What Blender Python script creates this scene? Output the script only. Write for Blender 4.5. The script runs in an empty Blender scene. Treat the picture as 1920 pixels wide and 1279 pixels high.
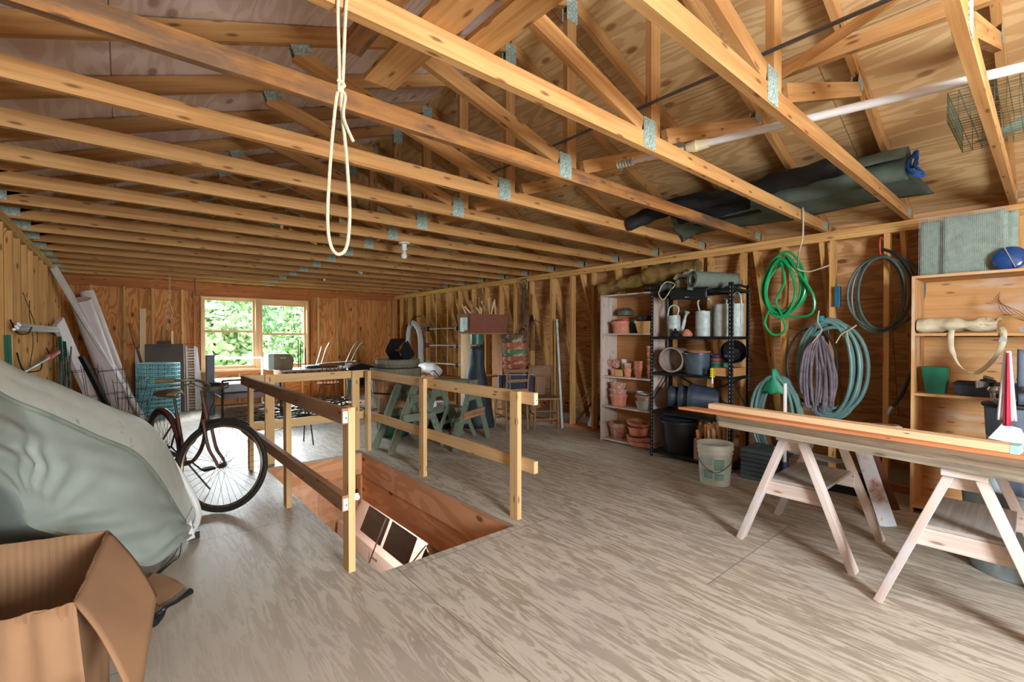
import bpy, math, random
from math import sin, cos, pi, radians
from mathutils import Vector, Matrix, noise
random.seed(7)
SC = bpy.context.scene
COL = SC.collection

# ------------------------------------------------------------------ camera
cam_d = bpy.data.cameras.new('camera')
cam = bpy.data.objects.new('camera', cam_d)
COL.objects.link(cam)
cam_d.sensor_width = 36.0
cam_d.lens = 862.95 / 1920 * 36.0
cam_d.clip_start = 0.02
cam.location = (0, 0, 1.36)
cam.rotation_euler = (radians(90) - 0.0098, 0, -0.7041)
SC.camera = cam

# ------------------------------------------------------------------ light
SC.view_settings.view_transform = 'Standard'
SC.view_settings.look = 'None'
SC.view_settings.gamma = 1.0
SC.view_settings.use_curve_mapping = False
SC.view_settings.exposure = 0.58
w = bpy.data.worlds.new('overcast_sky')
SC.world = w
w.use_nodes = True
w.node_tree.nodes['Background'].inputs[0].default_value = (0.80, 0.90, 1.0, 1)
w.node_tree.nodes['Background'].inputs[1].default_value = 10.0


def area(name, loc, size, energy, aim, color=(1, 1, 1)):
    l = bpy.data.lights.new(name, 'AREA')
    l.shape = 'RECTANGLE'
    l.size, l.size_y = size
    l.energy = energy
    l.color = color
    o = bpy.data.objects.new(name, l)
    COL.objects.link(o)
    o.location = loc
    o.rotation_euler = (Vector(aim) - Vector(loc)).to_track_quat('-Z', 'Y').to_euler()
    return o


# daylight through the window in the near gable, behind the camera
area('daylight_near_window', (0.95, -2.42, 1.55), (1.0, 1.05), 225, (2.8, 6.0, 1.30), (0.90, 0.95, 1.0))
# soft overcast brightness pressing in through the far window
sl = bpy.data.lights.new('hazy_sun', 'SUN')
sl.energy = 62.0
sl.angle = radians(70)
sl.color = (0.92, 0.97, 1.0)
so = bpy.data.objects.new('hazy_sun', sl)
COL.objects.link(so)
so.rotation_euler = Vector((0.12, -1, -0.60)).to_track_quat('-Z', 'Y').to_euler()

# ------------------------------------------------------------------ helpers


def rgb(r, g, b):
    f = lambda c: (c / 255 / 12.92) if c / 255 <= 0.04045 else ((c / 255 + 0.055) / 1.055) ** 2.4
    return (f(r), f(g), f(b), 1.0)


class NT:
    def __init__(s, name):
        s.m = bpy.data.materials.new(name)
        s.m.use_nodes = True
        s.t = s.m.node_tree
        s.b = s.t.nodes['Principled BSDF']

    def n(s, typ, **kw):
        nd = s.t.nodes.new(typ)
        for k, v in kw.items():
            if k.startswith('i_'):
                key = k[2:]
                key = int(key) if key.isdigit() else key.replace('_', ' ')
                nd.inputs[key].default_value = v
            else:
                setattr(nd, k, v)
        return nd

    def l(s, a, b):
        s.t.links.new(a, b)

    def math(s, op, a, b=0.0, c=None):
        nd = s.n('ShaderNodeMath', operation=op)
        for i, v in enumerate((a, b, c)):
            if v is None:
                continue
            if isinstance(v, (int, float)):
                nd.inputs[i].default_value = v
            else:
                s.l(v, nd.inputs[i])
        return nd.outputs[0]

    def ramp(s, fac, stops):
        nd = s.n('ShaderNodeValToRGB')
        cr = nd.color_ramp
        while len(cr.elements) < len(stops):
            cr.elements.new(0.5)
        for e, (p, c) in zip(cr.elements, stops):
            e.position = p
            e.color = c
        s.l(fac, nd.inputs[0])
        return nd.outputs[0]

    def mix(s, fac, a, b, typ='MIX'):
        nd = s.n('ShaderNodeMix', data_type='RGBA', blend_type=typ)
        for i, v in ((0, fac), (6, a), (7, b)):
            if isinstance(v, (int, float)):
                nd.inputs[i].default_value = v
            elif isinstance(v, tuple):
                nd.inputs[i].default_value = v
            else:
                s.l(v, nd.inputs[i])
        return nd.outputs[2]


def paint(name, col, rough=0.6, metal=0.0, var=0.12, scale=9.0, bump=0.0, spec=0.4, dirt=None, dirt_amt=0.0, bscale=None):
    t = NT(name)
    tc = t.n('ShaderNodeTexCoord')
    no = t.n('ShaderNodeTexNoise', i_Scale=scale, i_Detail=4.0)
    t.l(tc.outputs['Object'], no.inputs['Vector'])
    c = rgb(*col)
    lo = tuple(v * (1 - var * 1.6) for v in c[:3]) + (1,)
    hi = tuple(min(1, v * (1 + var)) for v in c[:3]) + (1,)
    out = t.ramp(no.outputs[0], [(0.3, lo), (0.7, hi)])
    if dirt:
        n2 = t.n('ShaderNodeTexNoise', i_Scale=scale * 0.5, i_Detail=6.0, i_Roughness=0.7)
        t.l(tc.outputs['Object'], n2.inputs['Vector'])
        f = t.ramp(n2.outputs[0], [(0.62 - dirt_amt * 0.5, (0, 0, 0, 1)), (0.70 - dirt_amt * 0.3, (1, 1, 1, 1))])
        out = t.mix(f, out, rgb(*dirt))
    t.l(out, t.b.inputs['Base Color'])
    t.b.inputs['Roughness'].default_value = rough
    t.b.inputs['Metallic'].default_value = metal
    t.b.inputs['Specular IOR Level'].default_value = spec
    if bump:
        n3 = t.n('ShaderNodeTexNoise', i_Scale=bscale or scale * 6, i_Detail=3.0)
        t.l(tc.outputs['Object'], n3.inputs['Vector'])
        bp = t.n('ShaderNodeBump', i_Strength=bump, i_Distance=0.01)
        t.l(n3.outputs[0], bp.inputs['Height'])
        t.l(bp.outputs[0], t.b.inputs['Normal'])
    return t.m


def wood(name, base, dark, knot=(95, 55, 25), rough=0.72, contrast=1.0, vary=0.10, kn=1.0, stain=None, stain_amt=0.5):
    """sawn timber: grain runs along u of the UV map (metres)"""
    t = NT(name)
    uv = t.n('ShaderNodeUVMap')
    mp = t.n('ShaderNodeMapping')
    mp.inputs['Scale'].default_value = (1.4, 42, 1)
    t.l(uv.outputs[0], mp.inputs[0])
    g = t.n('ShaderNodeTexNoise', i_Scale=1.0, i_Detail=5.0, i_Roughness=0.6, i_Distortion=0.3)
    t.l(mp.outputs[0], g.inputs['Vector'])
    mp2 = t.n('ShaderNodeMapping')
    mp2.inputs['Scale'].default_value = (0.9, 7, 1)
    t.l(uv.outputs[0], mp2.inputs[0])
    g2 = t.n('ShaderNodeTexNoise', i_Scale=1.0, i_Detail=3.0, i_Distortion=0.8)
    t.l(mp2.outputs[0], g2.inputs['Vector'])
    f = t.math('ADD', t.math('MULTIPLY', g.outputs[0], 0.55), t.math('MULTIPLY', g2.outputs[0], 0.45))
    d = 0.17 / contrast
    out = t.ramp(f, [(0.5 - d, rgb(*dark)), (0.5 + d * 0.8, rgb(*base))])
    if kn:
        mp3 = t.n('ShaderNodeMapping')
        mp3.inputs['Scale'].default_value = (3.4, 13, 1)
        t.l(uv.outputs[0], mp3.inputs[0])
        vo = t.n('ShaderNodeTexVoronoi', voronoi_dimensions='2D', i_Scale=1.0)
        t.l(mp3.outputs[0], vo.inputs['Vector'])
        kf = t.ramp(vo.outputs['Distance'], [(0.05 * kn, (1, 1, 1, 1)), (0.13 * kn, (0, 0, 0, 1))])
        keep = t.n('ShaderNodeSeparateColor')
        t.l(vo.outputs['Color'], keep.inputs[0])
        kk = t.math('MULTIPLY', kf, t.math('GREATER_THAN', keep.outputs[0], 0.45))
        kk = t.math('MULTIPLY', kk, 0.8)
        out = t.mix(kk, out, rgb(*knot))
    if stain:
        n5 = t.n('ShaderNodeTexNoise', i_Scale=1.0, i_Detail=6.0, i_Roughness=0.65)
        mp5 = t.n('ShaderNodeMapping')
        mp5.inputs['Scale'].default_value = (1.6, 6, 1)
        t.l(uv.outputs[0], mp5.inputs[0])
        t.l(mp5.outputs[0], n5.inputs['Vector'])
        sf = t.ramp(n5.outputs[0], [(0.58 - stain_amt * 0.2, (0, 0, 0, 1)), (0.72 - stain_amt * 0.2, (1, 1, 1, 1))])
        out = t.mix(t.math('MULTIPLY', sf, 0.85), out, rgb(*stain))
    oi = t.n('ShaderNodeObjectInfo')
    val = t.math('ADD', t.math('MULTIPLY', oi.outputs['Random'], vary * 2), 1 - vary)
    hs = t.n('ShaderNodeHueSaturation')
    t.l(out, hs.inputs['Color'])
    t.l(val, hs.inputs['Value'])
    t.l(hs.outputs[0], t.b.inputs['Base Color'])
    t.b.inputs['Roughness'].default_value = rough
    t.b.inputs['Specular IOR Level'].default_value = 0.25
    bp = t.n('ShaderNodeBump', i_Strength=0.25, i_Distance=0.004)
    t.l(g.outputs[0], bp.inputs['Height'])
    t.l(bp.outputs[0], t.b.inputs['Normal'])
    return t.m


def ply(name, light, dark, seam=(70, 50, 35), su=0.42, sv=2.6, rings=16, rough=0.7, seams=True, kn=(110, 70, 35), knots=True, extra=None,
        ex_amt=0.5, lo=0.38, hi=0.62, spec=0.25, wmix=1.0, rough2=False):
    """rotary-cut plywood: contour grain along u (metres), 1.22 x 2.44 sheets"""
    t = NT(name)
    uv = t.n('ShaderNodeUVMap')
    sheet = t.n('ShaderNodeTexBrick', offset=0.5, i_Scale=1.0)
    sheet.inputs['Brick Width'].default_value = 2.44
    sheet.inputs['Row Height'].default_value = 1.22
    sheet.inputs['Mortar Size'].default_value = 0.0028
    sheet.inputs['Mortar Smooth'].default_value = 0.0
    sheet.inputs['Color1'].default_value = (0, 0, 0, 1)
    sheet.inputs['Color2'].default_value = (1, 1, 1, 1)
    t.l(uv.outputs[0], sheet.inputs['Vector'])
    # every sheet gets its own patch of grain
    off = t.n('ShaderNodeVectorMath', operation='SCALE')
    off.inputs['Scale'].default_value = 7.3 if seams else 0.0
    t.l(sheet.outputs['Color'], off.inputs[0])
    ad = t.n('ShaderNodeVectorMath', operation='ADD')
    t.l(uv.outputs[0], ad.inputs[0])
    t.l(off.outputs[0], ad.inputs[1])
    mp = t.n('ShaderNodeMapping')
    mp.inputs['Scale'].default_value = (su, sv, 1)
    t.l(ad.outputs[0], mp.inputs[0])
    n1 = t.n('ShaderNodeTexNoise', i_Scale=1.0, i_Detail=2.6, i_Roughness=0.45, i_Distortion=0.35)
    t.l(mp.outputs[0], n1.inputs['Vector'])
    s1 = t.math('SINE', t.math('MULTIPLY', n1.outputs[0], rings * 6.283))
    s1 = t.math('ADD', t.math('MULTIPLY', s1, 0.5), 0.5)
    if rough2:
        # worn, broken grain: fine second set of lines, and a scuffed strip by the stairs where it has rubbed away
        mpb = t.n('ShaderNodeMapping')
        mpb.inputs['Scale'].default_value = (2.6, 19, 1)
        t.l(ad.outputs[0], mpb.inputs[0])
        nb = t.n('ShaderNodeTexNoise', i_Scale=1.0, i_Detail=4.0, i_Roughness=0.6, i_Distortion=0.6)
        t.l(mpb.outputs[0], nb.inputs['Vector'])
        s2 = t.math('ADD', t.math('MULTIPLY', t.math('SINE', t.math('MULTIPLY', nb.outputs[0], 30.0)), 0.5), 0.5)
        s1 = t.math('ADD', t.math('MULTIPLY', s1, 0.42), t.math('MULTIPLY', s2, 0.58))
        sx = t.n('ShaderNodeSeparateXYZ')
        t.l(uv.outputs[0], sx.inputs[0])
        nw = t.n('ShaderNodeTexNoise', i_Scale=1.3, i_Detail=4.0)
        t.l(uv.outputs[0], nw.inputs['Vector'])
        wv = t.math('ADD', sx.outputs[1], t.math('MULTIPLY', nw.outputs[0], 1.6))
        wear = t.ramp(t.math('MULTIPLY', wv, 0.25), [(0.30, (0.25, 0.25, 0.25, 1)), (0.52, (1, 1, 1, 1))])
        wmix = wear
    mp4 = t.n('ShaderNodeMapping')
    mp4.inputs['Scale'].default_value = (3, 70, 1)
    t.l(uv.outputs[0], mp4.inputs[0])
    n4 = t.n('ShaderNodeTexNoise', i_Scale=1.0, i_Detail=3.0)
    t.l(mp4.outputs[0], n4.inputs['Vector'])
    f = t.math('ADD', t.math('MULTIPLY', s1, 0.72), t.math('MULTIPLY', n4.outputs[0], 0.28))
    out = t.ramp(f, [(lo, rgb(*dark)), (hi, rgb(*light))])
    if rough2 or wmix < 1.0:
        mid = tuple((a + b) / 2 for a, b in zip(rgb(*light), rgb(*dark)))
        out = t.mix(wmix, mid, out)
    big = t.n('ShaderNodeTexNoise', i_Scale=0.9, i_Detail=3.0)
    t.l(uv.outputs[0], big.inputs['Vector'])
    hs = t.n('ShaderNodeHueSaturation')
    t.l(out, hs.inputs['Color'])
    t.l(t.math('ADD', t.math('MULTIPLY', big.outputs[0], 0.5), 0.75), hs.inputs['Value'])
    out = hs.outputs[0]
    if extra:
        n5 = t.n('ShaderNodeTexNoise', i_Scale=1.7, i_Detail=5.0, i_Roughness=0.7)
        t.l(ad.outputs[0], n5.inputs['Vector'])
        out = t.mix(t.math('MULTIPLY', t.ramp(n5.outputs[0], [(0.48, (0, 0, 0, 1)), (0.68, (1, 1, 1, 1))]), ex_amt), out, rgb(*extra))
    if knots:
        mp3 = t.n('ShaderNodeMapping')
        mp3.inputs['Scale'].default_value = (1.7, 3.4, 1)
        t.l(ad.outputs[0], mp3.inputs[0])
        vo = t.n('ShaderNodeTexVoronoi', voronoi_dimensions='2D', i_Scale=1.0)
        t.l(mp3.outputs[0], vo.inputs['Vector'])
        kf = t.ramp(vo.outputs['Distance'], [(0.05, (1, 1, 1, 1)), (0.10, (0, 0, 0, 1))])
        kc = t.n('ShaderNodeSeparateColor')
        t.l(vo.outputs['Color'], kc.inputs[0])
        kk = t.math('MULTIPLY', kf, t.math('GREATER_THAN', kc.outputs[0], 0.6))
        out = t.mix(t.math('MULTIPLY', kk, 0.75), out, rgb(*kn))
    if seams:
        out = t.mix(t.math('MULTIPLY', sheet.outputs['Fac'], 0.8), out, rgb(*seam))
    t.l(out, t.b.inputs['Base Color'])
    t.b.inputs['Roughness'].default_value = rough
    t.b.inputs['Specular IOR Level'].default_value = spec
    return t.m


class MB:
    """collects faces of one mesh, with a UV map in metres (u along the grain)"""

    def __init__(s):
        s.v, s.f, s.uv = [], [], []

    def mark(s):
        return len(s.v)

    def xf(s, M, i0=0):
        for i in range(i0, len(s.v)):
            s.v[i] = M @ s.v[i]
        return s

    def face(s, idx, uvs):
        s.f.append(tuple(idx))
        s.uv.append([(float(a), float(b)) for a, b in uvs])

    def box(s, c, d, R=None, ua=None, uo=None, world_uv=False):
        c = Vector(c)
        hx, hy, hz = d[0] / 2, d[1] / 2, d[2] / 2
        P = [Vector((x, y, z)) for x in (-hx, hx) for y in (-hy, hy) for z in (-hz, hz)]
        k = len(s.v)
        if ua is None:
            ua = max(range(3), key=lambda i: d[i])
        if uo is None:
            uo = (0, 0) if world_uv else (random.uniform(0, 50), random.uniform(0, 50))
        for p in P:
            s.v.append(c + (R @ p if R else p))
        for q in ((0, 1, 3, 2), (4, 6, 7, 5), (0, 4, 5, 1), (2, 3, 7, 6), (0, 2, 6, 4), (1, 5, 7, 3)):
            n = (P[q[1]] - P[q[0]]).cross(P[q[2]] - P[q[0]])
            na = max(range(3), key=lambda i: abs(n[i]))
            ax = [i for i in range(3) if i != na]
            if ua in ax:
                u, v = ua, [i for i in ax if i != ua][0]
            else:
                u, v = ax
            base = c if world_uv else Vector((0, 0, 0))
            s.face([k + i for i in q], [(base[u] + P[i][u] + uo[0], base[v] + P[i][v] + uo[1]) for i in q])
        return s

    def slab(s, x0, x1, y0, y1, z0, z1, ua=None, world_uv=True):
        return s.box(((x0 + x1) / 2, (y0 + y1) / 2, (z0 + z1) / 2), (x1 - x0, y1 - y0, z1 - z0), ua=ua, world_uv=world_uv)

    def beam(s, p0, p1, w, h, up=(0, 0, 1)):
        p0, p1 = Vector(p0), Vector(p1)
        d = (p1 - p0)
        L = d.length
        d.normalize()
        up = Vector(up)
        side = d.cross(up)
        if side.length < 1e-4:
            side = d.cross(Vector((0, 1, 0)))
        side.normalize()
        u2 = side.cross(d)
        R = Matrix((d, side, u2)).transposed()
        return s.box((p0 + p1) / 2, (L, w, h), R)

    def tube(s, pts, r, n=8, closed=False, cap=True):
        pts = [Vector(p) for p in pts]
        m = len(pts)
        if m < 2:
            return s
        rr = r if isinstance(r, (list, tuple)) else [r] * m
        k = len(s.v)
        T = []
        for i in range(m):
            a = pts[(i - 1) % m] if (closed or i > 0) else pts[i]
            b = pts[(i + 1) % m] if (closed or i < m - 1) else pts[i]
            t = b - a
            T.append(t.normalized() if t.length > 1e-9 else Vector((0, 0, 1)))
        ref = Vector((0, 0, 1)) if abs(T[0].z) < 0.9 else Vector((1, 0, 0))
        N = (ref - T[0] * ref.dot(T[0])).normalized()
        L = 0
        Ls = []
        for i in range(m):
            if i:
                N = N - T[i] * N.dot(T[i])
                N = N.normalized() if N.length > 1e-6 else T[i].orthogonal().normalized()
                L += (pts[i] - pts[i - 1]).length
            Ls.append(L)
            B = T[i].cross(N)
            for j in range(n):
                a = 2 * pi * j / n
                s.v.append(pts[i] + (N * cos(a) + B * sin(a)) * rr[i])
        per = 2 * pi * (max(rr) or 0.01)
        for i in range(m if closed else m - 1):
            i2 = (i + 1) % m
            for j in range(n):
                j2 = (j + 1) % n
                s.face([k + i * n + j, k + i * n + j2, k + i2 * n + j2, k + i2 * n + j],
                       [(Ls[i], per * j / n), (Ls[i], per * (j + 1) / n), (Ls[i2], per * (j + 1) / n), (Ls[i2], per * j / n)])
        if cap and not closed:
            s.face([k + j for j in reversed(range(n))], [(0, 0)] * n)
            s.face([k + (m - 1) * n + j for j in range(n)], [(0, 0)] * n)
        return s

    def lathe(s, prof, c=(0, 0, 0), n=24, M=None, ripple=None):
        """prof: list of (radius, height); closed at r==0"""
        c = Vector(c)
        k = len(s.v)
        hs = 0
        for i, (r, z) in enumerate(prof):
            for j in range(n):
                a = 2 * pi * j / n
                q = r * (1 + (ripple(a, z) if ripple else 0))
                p = Vector((q * cos(a), q * sin(a), z))
                s.v.append(c + (M @ p if M else p))
        for i in range(len(prof) - 1):
            hs2 = hs + math.hypot(prof[i + 1][0] - prof[i][0], prof[i + 1][1] - prof[i][1])
            for j in range(n):
                j2 = (j + 1) % n
                R = max(prof[i][0], 0.02) * 2 * pi
                s.face([k + i * n + j, k + i * n + j2, k + (i + 1) * n + j2, k + (i + 1) * n + j],
                       [(hs, R * j / n), (hs, R * (j + 1) / n), (hs2, R * (j + 1) / n), (hs2, R * j / n)])
            hs = hs2
        return s

    def grid(s, fn, nu, nv, su=1.0, sv=1.0, closeu=False):
        k = len(s.v)
        for i in range(nu + 1):
            for j in range(nv + 1):
                s.v.append(Vector(fn(i / nu, j / nv)))
        for i in range(nu):
            for j in range(nv):
                a = k + i * (nv + 1) + j
                b = a + nv + 1
                s.face([a, b, b + 1, a + 1], [(su * i / nu, sv * j / nv), (su * (i + 1) / nu, sv * j / nv),
                                              (su * (i + 1) / nu, sv * (j + 1) / nv), (su * i / nu, sv * (j + 1) / nv)])
        return s

    def prism(s, poly, vec):
        """poly: 3-D points in order; extruded by vec"""
        poly = [Vector(p) for p in poly]
        vec = Vector(vec)
        n = len(poly)
        k = len(s.v)
        e = max(((poly[(i + 1) % n] - poly[i]) for i in range(n)), key=lambda q: q.length).normalized()
        nn = vec.normalized()
        g = nn.cross(e)
        uvf = lambda p: (p.dot(e), p.dot(g))
        s.v += poly + [p + vec for p in poly]
        s.face([k + i for i in reversed(range(n))], [uvf(poly[i]) for i in reversed(range(n))])
        s.face([k + n + i for i in range(n)], [uvf(p) for p in poly])
        for i in range(n):
            j = (i + 1) % n
            L = (poly[j] - poly[i]).length
            s.face([k + i, k + j, k + n + j, k + n + i], [(0, 0), (L, 0), (L, vec.length), (0, vec.length)])
        return s

    def build(s, name, mat, parent=None, smooth=False, bevel=0.0, label=None, solid=0.0, origin=None, sub=0):
        if parent is not None:
            o0 = Vector(ORG.get(parent.name, (0, 0, 0)))
        elif origin is not None:
            o0 = Vector(origin)
        else:
            xs = [p.x for p in s.v]
            ys = [p.y for p in s.v]
            zs = [p.z for p in s.v]
            o0 = Vector(((min(xs) + max(xs)) / 2, (min(ys) + max(ys)) / 2, min(zs)))
        me = bpy.data.meshes.new(name)
        me.from_pydata([tuple(p - o0) for p in s.v], [], s.f)
        ul = me.uv_layers.new(name='UVMap')
        flat = []
        for q in s.uv:
            for a in q:
                flat += a
        ul.data.foreach_set('uv', flat)
        if smooth:
            me.polygons.foreach_set('use_smooth', [True] * len(me.polygons))
        me.materials.append(mat)
        me.validate()
        me.update()
        o = bpy.data.objects.new(name, me)
        COL.objects.link(o)
        if parent is not None:
            o.parent = parent
            ORG[o.name] = tuple(o0)
        else:
            o.location = o0
            ORG[o.name] = tuple(o0)
        if smooth:
            try:
                me.set_sharp_from_angle(angle=radians(40))
            except Exception:
                pass
        if solid:
            m = o.modifiers.new('solid', 'SOLIDIFY')
            m.thickness = solid
            m.offset = 0
        if bevel:
            m = o.modifiers.new('bevel', 'BEVEL')
            m.width = bevel
            m.segments = 2
            m.limit_method = 'ANGLE'
        if sub:
            m = o.modifiers.new('sub', 'SUBSURF')
            m.levels = m.render_levels = sub
        if label:
            o['label'] = label
        return o


ORG = {}


def thing(name, label, cat, loc=(0, 0, 0), group=None):
    o = bpy.data.objects.new(name, None)
    o.empty_display_size = 0.1
    COL.objects.link(o)
    o.location = loc
    ORG[o.name] = tuple(loc)
    return tag(o, label, cat, group)


def tag(o, label, cat, group=None, kind=None):
    if label:
        o['label'] = label
    if cat:
        o['category'] = cat
    if group:
        o['group'] = group
    if kind:
        o['kind'] = kind
    return o


def struct(o):
    o['kind'] = 'structure'
    return o


KIDS = {}


def dup(root, loc=None, rotz=None, label=None, group=None, scale=None):
    def cp(o, par):
        c = o.copy()
        COL.objects.link(c)
        if par:
            c.parent = par
        for k in [x for x in SC.objects if x.parent == o]:
            cp(k, c)
        return c
    r = cp(root, None)
    if loc is not None:
        r.location = loc
    if rotz is not None:
        r.rotation_euler = (0, 0, rotz) if isinstance(rotz, (int, float)) else rotz
    if label:
        r['label'] = label
    if group:
        r['group'] = group
    if scale is not None:
        r.scale = scale if isinstance(scale, (tuple, list)) else (scale,) * 3
    return r


def Rz(a):
    return Matrix.Rotation(a, 4, 'Z')


def Tm(x, y, z):
    return Matrix.Translation((x, y, z))


def spline(pts, n=8, closed=False):
    """Catmull-Rom through pts"""
    P = [Vector(p) for p in pts]
    m = len(P)
    out = []
    for i in range(m if closed else m - 1):
        p0 = P[(i - 1) % m] if closed or i > 0 else P[0]
        p1, p2 = P[i], P[(i + 1) % m]
        p3 = P[(i + 2) % m] if closed or i < m - 2 else P[-1]
        for j in range(n):
            t = j / n
            out.append(0.5 * ((2 * p1) + (p2 - p0) * t + (2 * p0 - 5 * p1 + 4 * p2 - p3) * t * t + (3 * p1 - p0 - 3 * p2 + p3) * t ** 3))
    if not closed:
        out.append(P[-1])
    return out


# ------------------------------------------------------------------ materials
M_stud = wood('stud_timber', (214, 170, 108), (178, 126, 66))
M_chord = wood('truss_timber', (188, 144, 90), (152, 104, 56), knot=(88, 50, 24), vary=0.14, contrast=1.15)
M_chord_dark = wood('stained_truss_timber', (176, 122, 66), (120, 78, 42), knot=(60, 36, 20), stain=(92, 72, 55), stain_amt=0.6)
M_rail = wood('new_rail_timber', (226, 192, 140), (204, 164, 110), vary=0.04)
M_rail_brown = wood('brown_rail_timber', (178, 140, 108), (140, 104, 78), vary=0.04)  # darker brown tone for the left-hand rails
M_floor = ply('plywood_floor', (192, 184, 168), (158, 146, 130), seam=(112, 100, 90), su=0.55, sv=4.2, rings=9, rough=0.5, rough2=True,
              extra=(176, 168, 160), ex_amt=0.45, knots=False, spec=0.25)
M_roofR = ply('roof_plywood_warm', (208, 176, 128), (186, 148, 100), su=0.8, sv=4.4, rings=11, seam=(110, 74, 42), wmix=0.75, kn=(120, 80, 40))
M_roofL = ply('roof_plywood_lit', (240, 222, 212), (222, 196, 182), su=0.8, sv=4.4, rings=10, seam=(100, 70, 50), wmix=0.7, extra=(176, 166, 168), ex_amt=0.4, kn=(150, 116, 100))  # left slope's brightness from bounced window light is put into this colour
M_wallply = ply('wall_plywood', (206, 160, 112), (180, 130, 84), su=0.8, sv=4.2, rings=10, seam=(60, 38, 22), kn=(80, 46, 22), wmix=0.8)
M_backply = ply('gable_plywood', (206, 144, 84), (178, 114, 60), su=0.8, sv=4.6, rings=12, seam=(70, 40, 22), kn=(80, 40, 20), wmix=0.85)
M_wellply = ply('stairwell_plywood', (226, 172, 128), (202, 142, 98), su=1.0, sv=4.0, rings=5, seams=False, kn=(70, 40, 30), wmix=0.6)
M_plate_metal = paint('gang_nail_steel', (150, 168, 158), rough=0.5, metal=0.15, var=0.35, scale=90)
M_sash = wood('window_pine', (206, 168, 128), (176, 132, 92), kn=0, vary=0.03)
M_trim_red = wood('reddish_framing', (188, 118, 66), (152, 86, 42), vary=0.08)

gl = NT('window_glass')
_tr = gl.n('ShaderNodeBsdfTransparent')
_tr.inputs[0].default_value = (0.96, 0.98, 0.97, 1)
_gs = gl.n('ShaderNodeBsdfGlossy')
_gs.inputs['Roughness'].default_value = 0.02
_mx = gl.n('ShaderNodeMixShader')
_mx.inputs[0].default_value = 0.05
gl.l(_tr.outputs[0], _mx.inputs[1])
gl.l(_gs.outputs[0], _mx.inputs[2])
gl.l(_mx.outputs[0], gl.t.nodes['Material Output'].inputs[0])
M_glass = gl.m
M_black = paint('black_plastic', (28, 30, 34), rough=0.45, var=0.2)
M_blackmetal = paint('black_painted_steel', (30, 32, 36), rough=0.4, metal=0.3, var=0.3)
M_galv = paint('galvanised_steel', (166, 176, 176), rough=0.4, metal=0.35, var=0.18, scale=14)
M_galvlight = paint('dull_zinc', (176, 188, 184), rough=0.5, metal=0.12, var=0.15, scale=18)
M_terra = paint('terracotta', (198, 128, 100), rough=0.85, var=0.16, scale=25)
M_terra_pale = paint('chalky_terracotta', (176, 128, 110), rough=0.9, var=0.2, scale=30, dirt=(200, 180, 165), dirt_amt=0.2)
M_white = paint('white_plastic', (222, 224, 222), rough=0.5, var=0.05)
M_white_dull = paint('off_white_sheet', (205, 196, 194), rough=0.6, var=0.06)
M_card = paint('corrugated_cardboard', (152, 116, 84), rough=0.85, var=0.08, scale=5)
M_card_in = paint('cardboard_inner', (150, 102, 62), rough=0.9, var=0.1)
M_rope = paint('pale_rope', (188, 178, 150), rough=0.9, var=0.15, scale=60)
M_pale_metal = paint('conduit_metal', (206, 206, 204), rough=0.35, metal=0.1, var=0.04)
# ------------------------------------------------------------------ setting
XL, XR, YF, YN, ZP = -0.709, 5.15, 10.56, -2.5, 2.36
OX0, OX1, OY0, OY1 = 1.125, 2.143, 2.50, 5.25       # stair opening
XLo, XRo = XL - 0.95, XR + 0.95                      # foot of the steep lower roof
EX = .12

m = MB()
for x0, x1, y0, y1 in ((XLo - EX, OX0, YN, YF + .1), (OX1, XRo + EX, YN, YF + .1), (OX0, OX1, YN, OY0), (OX0, OX1, OY1, YF + .1)):
    m.slab(x0, x1, y0, y1, -0.02, 0, ua=1)
floor = struct(m.build('floor', M_floor))

# plywood lining of the stair opening: two courses
m = MB()
m.slab(OX1, OX1 + .02, OY0, OY1 + .02, -0.272, -0.02, ua=1)
m.slab(OX1 + .014, OX1 + .034, OY0, OY1 + .02, -0.56, -0.272, ua=1)
struct(m.build('wall_stairwell_right', M_wellply))
m = MB().slab(OX0 - .02, OX1, OY1, OY1 + .02, -0.235, -0.02, ua=0)
struct(m.build('wall_stairwell_far', M_wellply))
m = MB().slab(OX0 - .02, OX0, OY0 - .02, OY1, -0.24, -0.02, ua=1)
struct(m.build('wall_stairwell_left', M_wellply))
m = MB().slab(OX0, OX1, OY0 - .02, OY0, -0.24, -0.02, ua=0)
struct(m.build('wall_stairwell_near', M_wellply))
# underside of the floor above the garage
m = MB()
for x0, x1, y0, y1 in ((XLo - EX, OX0 - .02, YN, YF), (OX1 + .04, XRo + EX, YN, YF), (OX0 - .02, OX1 + .03, YN, OY0 - .02), (OX0 - .02, OX1 + .03, OY1 + .02, YF)):
    m.slab(x0, x1, y0, y1, -0.255, -0.24, ua=1)
struct(m.build('ceiling_garage', M_wellply))

# roof sheathing: steep lower slopes behind the studs, shallow upper slopes over the trusses
RIDGE_X, SL = 2.22, 0.372
ZR = ZP + .10 + (XR + .09 - RIDGE_X) * SL


def zroof(x):
    return ZR - abs(x - RIDGE_X) * SL


def slope(name, p0, p1, mat, th=.012):
    """sheathing between two eave points in the XZ plane, running the length of the attic; p0 low, p1 high"""
    a, b = Vector((p0[0], 0, p0[1])), Vector((p1[0], 0, p1[1]))
    d = (b - a)
    L = d.length
    d.normalize()
    n = d.cross(Vector((0, 1, 0)))
    if n.z < 0:
        n = -n
    k = MB()
    R = Matrix((d, Vector((0, 1, 0)), n)).transposed()
    mb = MB()
    mb.box(((a + b) / 2 + n * th / 2 + Vector((0, (YN + YF + .15) / 2, 0))), (L, YF + .15 - YN, th), R, ua=1, uo=(3.1, 1.9))
    return struct(mb.build(name, mat))


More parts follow.
